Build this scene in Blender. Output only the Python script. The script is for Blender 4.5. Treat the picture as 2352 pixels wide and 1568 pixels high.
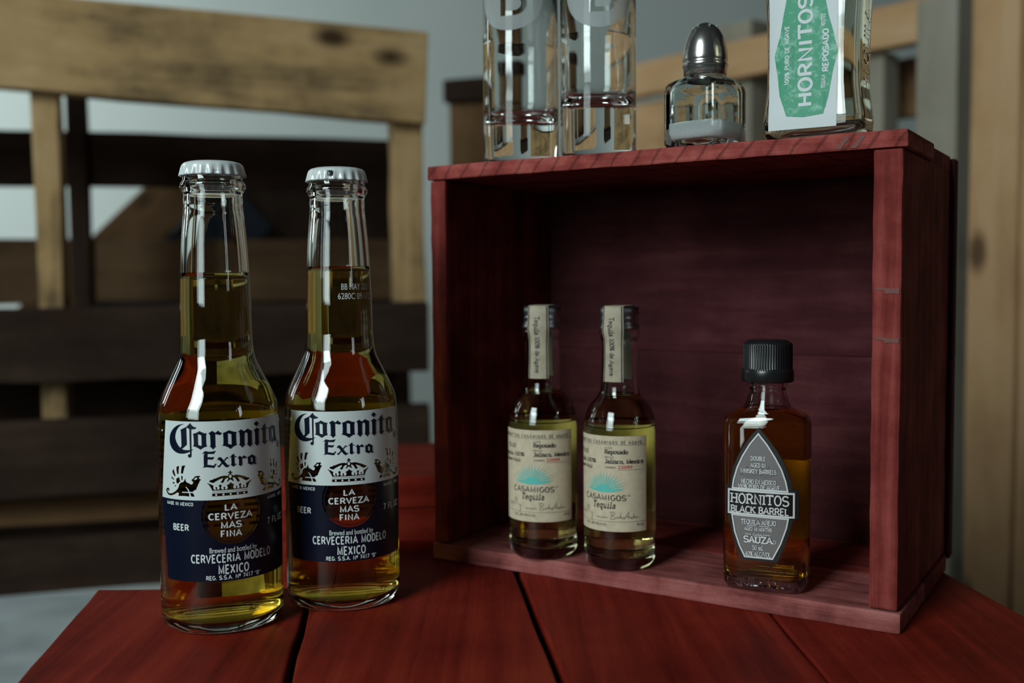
import bpy, bmesh, math, random
from mathutils import Vector, Matrix, Euler
from mathutils.geometry import tessellate_polygon

for o in list(bpy.data.objects):
    bpy.data.objects.remove(o, do_unlink=True)
SC = bpy.context.scene
COL = SC.collection
RND = random.Random(7)

# ---------------------------------------------------------------- camera
PITCH, ROLL, CAM_H = 0.05908, -0.00834, 0.1536
cam_d = bpy.data.cameras.new('camera')
cam = bpy.data.objects.new('camera', cam_d); COL.objects.link(cam)
cam_d.sensor_width = 36.0
cam_d.lens = 36.0 * 2400.0 / 2352.0
cam_d.clip_start = 0.02
_r0 = Vector((1, 0, 0)); _u0 = Vector((0, math.sin(PITCH), math.cos(PITCH)))
_f = Vector((0, math.cos(PITCH), -math.sin(PITCH)))
_R = math.cos(ROLL) * _r0 + math.sin(ROLL) * _u0
_U = -math.sin(ROLL) * _r0 + math.cos(ROLL) * _u0
cam.matrix_world = Matrix(((_R.x, _U.x, -_f.x, 0), (_R.y, _U.y, -_f.y, 0), (_R.z, _U.z, -_f.z, CAM_H), (0, 0, 0, 1)))
cam_d.dof.use_dof = True
cam_d.dof.focus_distance = 0.465
cam_d.dof.aperture_fstop = 6.3
SC.camera = cam

# ---------------------------------------------------------------- world, lights, exposure
w = bpy.data.worlds.new('room_light'); SC.world = w; w.use_nodes = True
w.node_tree.nodes['Background'].inputs[0].default_value = (0.0022, 0.0024, 0.0026, 1)
w.node_tree.nodes['Background'].inputs[1].default_value = 1.0

def area(name, loc, target, sx, sy, power, col):
    l = bpy.data.lights.new(name, 'AREA'); l.shape = 'RECTANGLE'; l.size = sx; l.size_y = sy
    l.energy = power; l.color = col
    o = bpy.data.objects.new(name, l); COL.objects.link(o); o.location = loc
    o.rotation_euler = (Vector(target) - Vector(loc)).to_track_quat('-Z', 'Y').to_euler()
    return o
# tall window to the left behind the camera (bright upper pane, dimmer lower pane), an added fill that brightens the back wall, a narrow window and a lamp to the right
area('window_light_front', (-0.99, -0.76, 0.97), (0, 0.5, 0.12), 0.60, 0.80, 25.0, (0.83, 1.0, 0.99))
area('window_light_front_lower', (-0.99, -0.76, 0.36), (0, 0.5, 0.12), 0.60, 0.36, 3.4, (0.83, 1.0, 0.99))
area('wall_fill_light', (-2.15, 1.85, 1.00), (-1.25, 3.0, 0.35), 1.0, 1.2, 26.0, (0.88, 1.0, 0.98))
area('window_light_right', (2.05, -0.85, 0.75), (0, 0.5, 0.15), 0.14, 0.9, 2.0, (0.90, 1.0, 1.0))
area('lamp_light_right', (1.15, -0.50, 0.62), (0, 0.5, 0.1), 0.035, 0.10, 0.05, (0.95, 1.0, 1.0))
SC.view_settings.view_transform = 'Standard'
SC.view_settings.look = 'None'
SC.view_settings.exposure = 0.0
SC.view_settings.gamma = 1.0
SC.view_settings.use_curve_mapping = False
cy = SC.cycles
cy.max_bounces = 18; cy.transmission_bounces = 18; cy.glossy_bounces = 6; cy.diffuse_bounces = 4
cy.transparent_max_bounces = 16; cy.volume_bounces = 0
cy.caustics_refractive = True; cy.caustics_reflective = True; cy.blur_glossy = 0.3
cy.sample_clamp_indirect = 8.0

# ---------------------------------------------------------------- materials
MATS = {}
def newmat(name):
    m = bpy.data.materials.new(name); m.use_nodes = True
    MATS[name] = m
    return m, m.node_tree.nodes, m.node_tree.links, m.node_tree.nodes['Principled BSDF']

def plain(name, col, rough=0.5, metal=0.0, spec=0.5, coat=0.0):
    m, n, l, b = newmat(name)
    b.inputs['Base Color'].default_value = (*col, 1); b.inputs['Roughness'].default_value = rough
    b.inputs['Metallic'].default_value = metal; b.inputs['Specular IOR Level'].default_value = spec
    b.inputs['Coat Weight'].default_value = coat; b.inputs['Coat Roughness'].default_value = 0.08
    return m

def glassy(name, col=(1, 1, 1), ior=1.5, rough=0.0, absorb=None):
    m = bpy.data.materials.new(name); m.use_nodes = True; MATS[name] = m
    n, l = m.node_tree.nodes, m.node_tree.links
    n.remove(n['Principled BSDF'])
    g = n.new('ShaderNodeBsdfGlass'); g.inputs['Color'].default_value = (*col, 1)
    g.inputs['IOR'].default_value = ior; g.inputs['Roughness'].default_value = rough
    l.new(g.outputs[0], n['Material Output'].inputs['Surface'])
    if absorb:
        d = max(absorb)
        v = n.new('ShaderNodeVolumeAbsorption'); v.inputs['Density'].default_value = d
        v.inputs['Color'].default_value = (*[1 - a / d for a in absorb], 1)
        l.new(v.outputs[0], n['Material Output'].inputs['Volume'])
    return m

def wood(name, c_dark, c_mid, c_light, rough=0.55, grain=(6, 60, 60), contrast=1.0, bump=0.25,
         knots=0.0, knot_col=(0.03, 0.012, 0.006), spec=0.35, blotch=7.0, diag=False, fine=400.0, worn=0.0):
    """Object coordinates, grain along local X."""
    m, n, l, b = newmat(name)
    tc = n.new('ShaderNodeTexCoord'); oi = n.new('ShaderNodeObjectInfo')
    sc = n.new('ShaderNodeVectorMath'); sc.operation = 'SCALE'; sc.inputs['Scale'].default_value = 13.7
    cx = n.new('ShaderNodeCombineXYZ'); l.new(oi.outputs['Random'], cx.inputs[0]); l.new(oi.outputs['Random'], cx.inputs[1]); l.new(oi.outputs['Random'], cx.inputs[2])
    l.new(cx.outputs[0], sc.inputs[0])
    ad = n.new('ShaderNodeVectorMath'); ad.operation = 'ADD'
    l.new(tc.outputs['Object'], ad.inputs[0]); l.new(sc.outputs[0], ad.inputs[1])
    mp = n.new('ShaderNodeMapping'); mp.inputs['Scale'].default_value = grain; l.new(ad.outputs[0], mp.inputs[0])
    n1 = n.new('ShaderNodeTexNoise'); n1.inputs['Scale'].default_value = 1.0; n1.inputs['Detail'].default_value = 8; n1.inputs['Roughness'].default_value = 0.65; n1.inputs['Distortion'].default_value = 0.6
    l.new(mp.outputs[0], n1.inputs['Vector'])
    n2 = n.new('ShaderNodeTexNoise'); n2.inputs['Scale'].default_value = blotch; n2.inputs['Detail'].default_value = 5; n2.inputs['Roughness'].default_value = 0.6
    l.new(ad.outputs[0], n2.inputs['Vector'])
    mix = n.new('ShaderNodeMix'); mix.data_type = 'FLOAT'; mix.inputs[0].default_value = 0.5
    l.new(n1.outputs[0], mix.inputs[2]); l.new(n2.outputs[0], mix.inputs[3])
    rp = n.new('ShaderNodeValToRGB'); e = rp.color_ramp.elements
    e[0].position = 0.5 - 0.17 / contrast; e[0].color = (*c_dark, 1); e[1].position = 0.5 + 0.17 / contrast; e[1].color = (*c_light, 1)
    em = e.new(0.5); em.color = (*c_mid, 1)
    l.new(mix.outputs[0], rp.inputs[0])
    col = rp.outputs[0]
    n3 = n.new('ShaderNodeTexNoise'); n3.inputs['Scale'].default_value = fine; n3.inputs['Detail'].default_value = 3
    l.new(ad.outputs[0], n3.inputs['Vector'])
    if worn > 0:
        wr = n.new('ShaderNodeMapRange'); wr.inputs[1].default_value = 0.60; wr.inputs[2].default_value = 0.74; wr.inputs[4].default_value = worn
        l.new(n3.outputs[0], wr.inputs[0])
        wm = n.new('ShaderNodeMix'); wm.data_type = 'RGBA'; wm.inputs[7].default_value = (c_light[0] * 1.9, c_light[1] * 3.0, c_light[2] * 3.2, 1)
        l.new(wr.outputs[0], wm.inputs[0]); l.new(col, wm.inputs[6]); col = wm.outputs[2]
    if diag:
        mp2 = n.new('ShaderNodeMapping'); mp2.inputs['Rotation'].default_value = (0, math.radians(-38), 0)
        l.new(tc.outputs['Object'], mp2.inputs[0])
        wv = n.new('ShaderNodeTexWave'); wv.bands_direction = 'X'; wv.inputs['Scale'].default_value = 36; wv.inputs['Distortion'].default_value = 1.6; wv.inputs['Detail'].default_value = 2; wv.inputs['Detail Scale'].default_value = 2.5
        l.new(mp2.outputs[0], wv.inputs[0])
        mr = n.new('ShaderNodeMapRange'); mr.inputs[1].default_value = 0.0; mr.inputs[2].default_value = 0.10; mr.inputs[3].default_value = 0.55; mr.inputs[4].default_value = 1.0
        l.new(wv.outputs['Fac'], mr.inputs[0])
        dm = n.new('ShaderNodeMix'); dm.data_type = 'RGBA'; dm.blend_type = 'MULTIPLY'; dm.inputs[0].default_value = 1.0
        l.new(col, dm.inputs[6]); l.new(mr.outputs[0], dm.inputs[7]); col = dm.outputs[2]
    if knots > 0:
        mk = n.new('ShaderNodeMapping'); mk.inputs['Scale'].default_value = (6.5, 12, 12); l.new(ad.outputs[0], mk.inputs[0])
        vo = n.new('ShaderNodeTexVoronoi'); vo.inputs['Scale'].default_value = 1.0; vo.inputs['Randomness'].default_value = 1.0
        l.new(mk.outputs[0], vo.inputs['Vector'])
        kr = n.new('ShaderNodeMapRange'); kr.inputs[1].default_value = 0.08; kr.inputs[2].default_value = 0.2; kr.inputs[3].default_value = knots; kr.inputs[4].default_value = 0.0
        l.new(vo.outputs['Distance'], kr.inputs[0])
        km = n.new('ShaderNodeMix'); km.data_type = 'RGBA'; km.inputs[7].default_value = (*knot_col, 1)
        l.new(kr.outputs[0], km.inputs[0]); l.new(col, km.inputs[6]); col = km.outputs[2]
    l.new(col, b.inputs['Base Color'])
    b.inputs['Roughness'].default_value = rough; b.inputs['Specular IOR Level'].default_value = spec
    bp = n.new('ShaderNodeBump'); bp.inputs['Strength'].default_value = bump; bp.inputs['Distance'].default_value = 0.0012
    bm_ = n.new('ShaderNodeMath'); bm_.operation = 'ADD'; l.new(n1.outputs[0], bm_.inputs[0]); l.new(n3.outputs[0], bm_.inputs[1])
    l.new(bm_.outputs[0], bp.inputs['Height']); l.new(bp.outputs[0], b.inputs['Normal'])
    return m

wood('table_red', (0.092, 0.0058, 0.0034), (0.172, 0.0125, 0.0066), (0.250, 0.0270, 0.0125), rough=0.60, contrast=1.35, grain=(4, 110, 110), bump=0.12, blotch=9, fine=700, spec=0.09, worn=0.12)
wood('crate_red', (0.085, 0.0100, 0.0085), (0.180, 0.0240, 0.0200), (0.290, 0.0560, 0.0470), rough=0.75, grain=(7, 170, 170), bump=0.28, blotch=34, fine=2600, spec=0.15, worn=0.18, contrast=1.45)
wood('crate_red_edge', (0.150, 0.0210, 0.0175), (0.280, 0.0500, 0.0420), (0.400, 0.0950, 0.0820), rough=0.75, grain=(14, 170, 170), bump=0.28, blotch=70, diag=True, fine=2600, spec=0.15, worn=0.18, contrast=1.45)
wood('crate_red_pale', (0.130, 0.0290, 0.0270), (0.270, 0.0740, 0.0680), (0.390, 0.1350, 0.1250), rough=0.8, grain=(7, 170, 170), bump=0.28, blotch=40, fine=2600, spec=0.12, worn=0.2, contrast=1.5)
wood('crate_back_shaded', (0.030, 0.0060, 0.0075), (0.058, 0.0120, 0.0145), (0.105, 0.028, 0.031), rough=0.8, grain=(9, 90, 90), bump=0.35, blotch=22, fine=900, spec=0.12, worn=0.15)  # purplish stain, darkened further to carry the shade inside the crate
wood('pallet_light', (0.090, 0.060, 0.032), (0.420, 0.260, 0.118), (0.520, 0.345, 0.180), rough=0.8, grain=(4, 26, 26), knots=0.95, bump=0.2, blotch=8, contrast=1.25, fine=200, spec=0.15)
wood('pallet_mid', (0.080, 0.042, 0.018), (0.170, 0.090, 0.040), (0.250, 0.140, 0.066), rough=0.8, grain=(4, 24, 24), knots=0.6, bump=0.2, blotch=6, fine=200, spec=0.15)
wood('pallet_brown', (0.040, 0.021, 0.011), (0.080, 0.043, 0.021), (0.125, 0.072, 0.036), rough=0.8, grain=(4, 24, 24), knots=0.6, bump=0.2, blotch=6, fine=200, spec=0.12)
wood('pallet_dark', (0.016, 0.009, 0.006), (0.036, 0.020, 0.014), (0.065, 0.038, 0.028), rough=0.85, grain=(4, 22, 22), knots=0.4, bump=0.2, blotch=7, fine=200, spec=0.1)
wood('pallet_tan', (0.330, 0.180, 0.090), (0.540, 0.320, 0.165), (0.620, 0.410, 0.250), rough=0.8, grain=(3, 20, 20), knots=0.8, bump=0.2, blotch=5, fine=200, spec=0.15)
wood('pallet_grey', (0.220, 0.190, 0.150), (0.320, 0.285, 0.225), (0.380, 0.350, 0.300), rough=0.8, grain=(3, 18, 18), knots=0.3, bump=0.2, blotch=5, fine=200, spec=0.15)

def mottled(name, c1, c2, scale=3.0, rough=0.9, spec=0.2):
    m, n, l, b = newmat(name)
    tc = n.new('ShaderNodeTexCoord'); nz = n.new('ShaderNodeTexNoise'); nz.inputs['Scale'].default_value = scale; nz.inputs['Detail'].default_value = 6
    l.new(tc.outputs['Object'], nz.inputs['Vector'])
    rp = n.new('ShaderNodeValToRGB'); e = rp.color_ramp.elements; e[0].position = 0.35; e[0].color = (*c1, 1); e[1].position = 0.65; e[1].color = (*c2, 1)
    l.new(nz.outputs[0], rp.inputs[0]); l.new(rp.outputs[0], b.inputs['Base Color'])
    b.inputs['Roughness'].default_value = rough; b.inputs['Specular IOR Level'].default_value = spec
    return m
mottled('wall_paint', (0.50, 0.545, 0.525), (0.55, 0.59, 0.57), 1.5)
mottled('concrete_floor', (0.20, 0.22, 0.235), (0.36, 0.385, 0.40), 5.0, rough=0.6)
mottled('paper_cream', (0.53, 0.435, 0.31), (0.60, 0.50, 0.37), 300.0, rough=0.75)
mottled('paper_strip', (0.36, 0.30, 0.22), (0.43, 0.365, 0.28), 200.0, rough=0.6)
mottled('salt_white', (0.86, 0.88, 0.88), (0.93, 0.94, 0.94), 900.0, rough=0.95)
mottled('label_green', (0.0, 0.27, 0.145), (0.0, 0.27, 0.145), 10.0, rough=0.5)

glassy('glass_clear', (0.985, 0.995, 0.99), 1.5)
glassy('glass_shaker', (0.95, 0.975, 0.97), 1.5)
glassy('beer_amber', (1, 1, 1), 1.34, absorb=(3.5, 12.0, 60.0))
glassy('tequila_gold', (1, 1, 1), 1.36, absorb=(1.5, 6.5, 32.0))
glassy('tequila_dark', (1, 1, 1), 1.36, absorb=(5.0, 33.0, 150.0))
glassy('tequila_pale', (1, 1, 1), 1.36, absorb=(3.0, 5.0, 14.0))
plain('cap_white', (0.60, 0.63, 0.64), 0.28, coat=0.5)
plain('ink_black', (0.012, 0.012, 0.012), 0.6)
plain('ink_navy', (0.0040, 0.0075, 0.0215), 0.28, spec=0.4)
plain('label_white', (0.60, 0.645, 0.645), 0.33)
plain('label_navy', (0.0030, 0.0052, 0.0165), 0.30, spec=0.35)
plain('print_white', (0.62, 0.66, 0.67), 0.4)
plain('print_teal', (0.10, 0.47, 0.42), 0.6)
plain('print_red', (0.50, 0.030, 0.025), 0.6)
plain('print_grey', (0.16, 0.15, 0.13), 0.7)
plain('paper_white', (0.62, 0.64, 0.66), 0.6)
plain('back_label', (0.88, 0.84, 0.75), 0.7)
plain('cap_black', (0.012, 0.012, 0.013), 0.30)
plain('cap_silver', (0.42, 0.44, 0.47), 0.33, metal=1.0)
plain('steel', (0.62, 0.60, 0.57), 0.22, metal=0.95)
plain('hole_dark', (0.30, 0.30, 0.28), 0.8)
plain('pewter', (0.20, 0.180, 0.182), 0.42, metal=0.3)
plain('pewter_dark', (0.035, 0.033, 0.034), 0.4, metal=0.5)
plain('pewter_bright', (0.72, 0.70, 0.71), 0.35, metal=0.15)
plain('pewter_ray', (0.13, 0.118, 0.12), 0.42, metal=0.3)
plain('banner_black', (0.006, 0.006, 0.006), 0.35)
plain('bare_wood', (0.19, 0.082, 0.074), 0.85, spec=0.1)
plain('navy_cloth', (0.010, 0.016, 0.030), 0.8)
plain('print_green', (0.02, 0.42, 0.08), 0.5)
m, n, l, b = newmat('label_green_print')
tc = n.new('ShaderNodeTexCoord'); nz = n.new('ShaderNodeTexNoise'); nz.inputs['Scale'].default_value = 260; nz.inputs['Detail'].default_value = 7; nz.inputs['Roughness'].default_value = 0.7
l.new(tc.outputs['Object'], nz.inputs['Vector'])
rp = n.new('ShaderNodeValToRGB'); e = rp.color_ramp.elements; e[0].position = 0.51; e[0].color = (0.0, 0.25, 0.125, 1); e[1].position = 0.66; e[1].color = (0.20, 0.46, 0.34, 1)
l.new(nz.outputs[0], rp.inputs[0]); l.new(rp.outputs[0], b.inputs['Base Color']); b.inputs['Roughness'].default_value = 0.5
# etched (frosted) print on the shot glasses: part of the light passes straight through
m = bpy.data.materials.new('frosted_print'); m.use_nodes = True; MATS['frosted_print'] = m
n, l = m.node_tree.nodes, m.node_tree.links; n.remove(n['Principled BSDF'])
df = n.new('ShaderNodeBsdfDiffuse'); df.inputs[0].default_value = (0.62, 0.66, 0.66, 1)
tl = n.new('ShaderNodeBsdfTranslucent'); tl.inputs[0].default_value = (0.62, 0.66, 0.66, 1)
tp = n.new('ShaderNodeBsdfTransparent')
a1 = n.new('ShaderNodeMixShader'); a1.inputs[0].default_value = 0.45; l.new(df.outputs[0], a1.inputs[1]); l.new(tl.outputs[0], a1.inputs[2])
a2 = n.new('ShaderNodeMixShader'); a2.inputs[0].default_value = 0.28; l.new(a1.outputs[0], a2.inputs[1]); l.new(tp.outputs[0], a2.inputs[2])
l.new(a2.outputs[0], n['Material Output'].inputs[0])

# ---------------------------------------------------------------- object helpers
def mesh_obj(name, verts, faces, mat, parent=None, smooth=False, loc=None, rot=None, fix=True):
    me = bpy.data.meshes.new(name)
    me.from_pydata([tuple(v) for v in verts], [], [tuple(f) for f in faces])
    if fix:
        bm = bmesh.new(); bm.from_mesh(me)
        bmesh.ops.recalc_face_normals(bm, faces=bm.faces); bm.to_mesh(me); bm.free()
    if smooth:
        me.polygons.foreach_set('use_smooth', [True] * len(me.polygons))
    me.materials.append(MATS[mat] if isinstance(mat, str) else mat)
    o = bpy.data.objects.new(name, me); COL.objects.link(o)
    if parent: o.parent = parent
    if loc is not None: o.location = loc
    if rot is not None: o.rotation_euler = rot
    return o

def bm_obj(name, bm, mat, parent=None, smooth=False, loc=None, rot=None):
    me = bpy.data.meshes.new(name); bm.to_mesh(me); bm.free()
    if smooth: me.polygons.foreach_set('use_smooth', [True] * len(me.polygons))
    me.materials.append(MATS[mat]); o = bpy.data.objects.new(name, me); COL.objects.link(o)
    if parent: o.parent = parent
    if loc is not None: o.location = loc
    if rot is not None: o.rotation_euler = rot
    return o

def thing(name, label, cat, loc=(0, 0, 0), rz=0.0, group=None):
    o = bpy.data.objects.new(name, None); COL.objects.link(o); o.empty_display_size = 0.02
    o.location = loc; o.rotation_euler = (0, 0, rz)
    o['label'] = label; o['category'] = cat
    if group: o['group'] = group
    return o

def tag(o, label=None, cat=None, group=None, kind=None):
    if label: o['label'] = label
    if cat: o['category'] = cat
    if group: o['group'] = group
    if kind: o['kind'] = kind
    return o

def catmull(pts, n=4):
    out = []
    for i in range(len(pts) - 1):
        p0 = pts[max(i - 1, 0)]; p1 = pts[i]; p2 = pts[i + 1]; p3 = pts[min(i + 2, len(pts) - 1)]
        for k in range(n):
            t = k / n
            out.append(tuple(0.5 * (2 * p1[j] + (p2[j] - p0[j]) * t + (2 * p0[j] - 5 * p1[j] + 4 * p2[j] - p3[j]) * t * t + (3 * p1[j] - p0[j] - 3 * p2[j] + p3[j]) * t ** 3) for j in range(2)))
    out.append(tuple(pts[-1])); return out

def lathe(prof, seg=72, rmod=None):
    """prof: list of (r, z). r == 0 at the ends closes the surface."""
    V, F, rings = [], [], []
    for i, (r, z) in enumerate(prof):
        if r <= 1e-7:
            V.append((0, 0, z)); rings.append([len(V) - 1])
        else:
            ring = []
            for k in range(seg):
                a = 2 * math.pi * k / seg; rr = r + (rmod(i, z, a) if rmod else 0)
                V.append((rr * math.cos(a), rr * math.sin(a), z)); ring.append(len(V) - 1)
            rings.append(ring)
    for a, b in zip(rings[:-1], rings[1:]):
        for k in range(seg):
            k2 = (k + 1) % seg
            if len(a) == 1 and len(b) == 1: continue
            if len(a) == 1: F.append((a[0], b[k], b[k2]))
            elif len(b) == 1: F.append((a[k], b[0], a[k2]))
            else: F.append((a[k], b[k], b[k2], a[k2]))
    return V, F

def sup(a, b, n, seg=72):
    P = []
    for k in range(seg):
        t = 2 * math.pi * (k + 0.5) / seg; c, s = math.cos(t), math.sin(t)
        P.append((a * math.copysign(abs(c) ** (2 / n), c), b * math.copysign(abs(s) ** (2 / n), s)))
    return P

def loft(rings, seg=72):
    """rings: (z, a, b, n) superellipse sections; a == 0 is a pole."""
    V, F, R = [], [], []
    for z, a, b, n in rings:
        if a <= 1e-7: V.append((0, 0, z)); R.append([len(V) - 1])
        else:
            s0 = len(V); V += [(x, y, z) for x, y in sup(a, b, n, seg)]; R.append(list(range(s0, s0 + seg)))
    for a, b in zip(R[:-1], R[1:]):
        for k in range(seg):
            k2 = (k + 1) % seg
            if len(a) == 1: F.append((a[0], b[k], b[k2]))
            elif len(b) == 1: F.append((a[k], b[0], a[k2]))
            else: F.append((a[k], b[k], b[k2], a[k2]))
    return V, F

def board(name, size, mat, parent=None, loc=(0, 0, 0), rot=(0, 0, 0), bev=0.0008, rough=0.0, seed=None, cuts=0):
    """Plank with its length along local X, softened edges, slightly uneven."""
    bm = bmesh.new(); bmesh.ops.create_cube(bm, size=1.0)
    bmesh.ops.scale(bm, vec=size, verts=bm.verts)
    if cuts:
        ed = [e for e in bm.edges if abs((e.verts[0].co - e.verts[1].co).x) > 1e-9 and abs((e.verts[0].co - e.verts[1].co).y) < 1e-9 and abs((e.verts[0].co - e.verts[1].co).z) < 1e-9]
        bmesh.ops.subdivide_edges(bm, edges=ed, cuts=cuts, use_grid_fill=True)
    if rough:
        rd = random.Random(seed if seed is not None else hash(name) % 999)
        for v in bm.verts:
            v.co += Vector((rd.uniform(-1, 1), rd.uniform(-1, 1), rd.uniform(-1, 1))) * rough
    if bev: bmesh.ops.bevel(bm, geom=list(bm.edges), offset=bev, segments=2, affect='EDGES', profile=0.6)
    o = bm_obj(name, bm, mat, parent, loc=loc, rot=rot)
    return o

# ---------------------------------------------------------------- flat print helpers (millimetre label space)
def ptl(s): return [tuple(float(c) for c in q.split(',')) for q in s.split()]
def tess(loops):
    loops3 = [[Vector((x, y, 0)) for x, y in lp] for lp in loops]
    tri = tessellate_polygon(loops3); V = [(v.x, v.y) for lp in loops3 for v in lp]
    return V, [tuple(t) for t in tri]
def join2(*ms):
    V, F = [], []
    for v, f in ms:
        k = len(V); V += v; F += [tuple(i + k for i in q) for q in f]
    return V, F
def rect(x0, x1, y0, y1): return [(x0, y0), (x1, y0), (x1, y1), (x0, y1)], [(0, 1, 2, 3)]
def disc(cx, cy, r, n=32): return [(cx + r * math.cos(2 * math.pi * i / n), cy + r * math.sin(2 * math.pi * i / n)) for i in range(n)]
def band(cx, cy, r0, r1, n=40, a0=0.0, a1=2 * math.pi):
    V, F = [], []
    for i in range(n + 1):
        a = a0 + (a1 - a0) * i / n
        V += [(cx + r0 * math.cos(a), cy + r0 * math.sin(a)), (cx + r1 * math.cos(a), cy + r1 * math.sin(a))]
    for i in range(n): F.append((2 * i, 2 * i + 1, 2 * i + 3, 2 * i + 2))
    return V, F
_cap = {}
def _font(txt, bold):
    cu = bpy.data.curves.new('t', 'FONT'); cu.body = txt; cu.size = 1.0; cu.offset = bold; cu.resolution_u = 3
    ob = bpy.data.objects.new('t', cu); COL.objects.link(ob)
    me = ob.to_mesh(); V = [(v.co.x, v.co.y) for v in me.vertices]; F = [tuple(p.vertices) for p in me.polygons]
    ob.to_mesh_clear(); bpy.data.objects.remove(ob); bpy.data.curves.remove(cu)
    return V, F
def text(txt, x0, x1, y0, y1, bold=0.0, slant=0.0):
    """Sans lettering: x0..x1 is its width, y0 the baseline, y1 the height of a capital."""
    V, F = _font(txt, bold)
    if bold not in _cap:
        hv = _font('H', bold)[0]; _cap[bold] = (min(v[1] for v in hv), max(v[1] for v in hv))
    b0, b1 = _cap[bold]; a0 = min(v[0] for v in V); a1 = max(v[0] for v in V)
    return [(x0 + (x - a0) / (a1 - a0) * (x1 - x0) + slant * (y - b0) / (b1 - b0) * (y1 - y0), y0 + (y - b0) / (b1 - b0) * (y1 - y0)) for x, y in V], F
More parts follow.
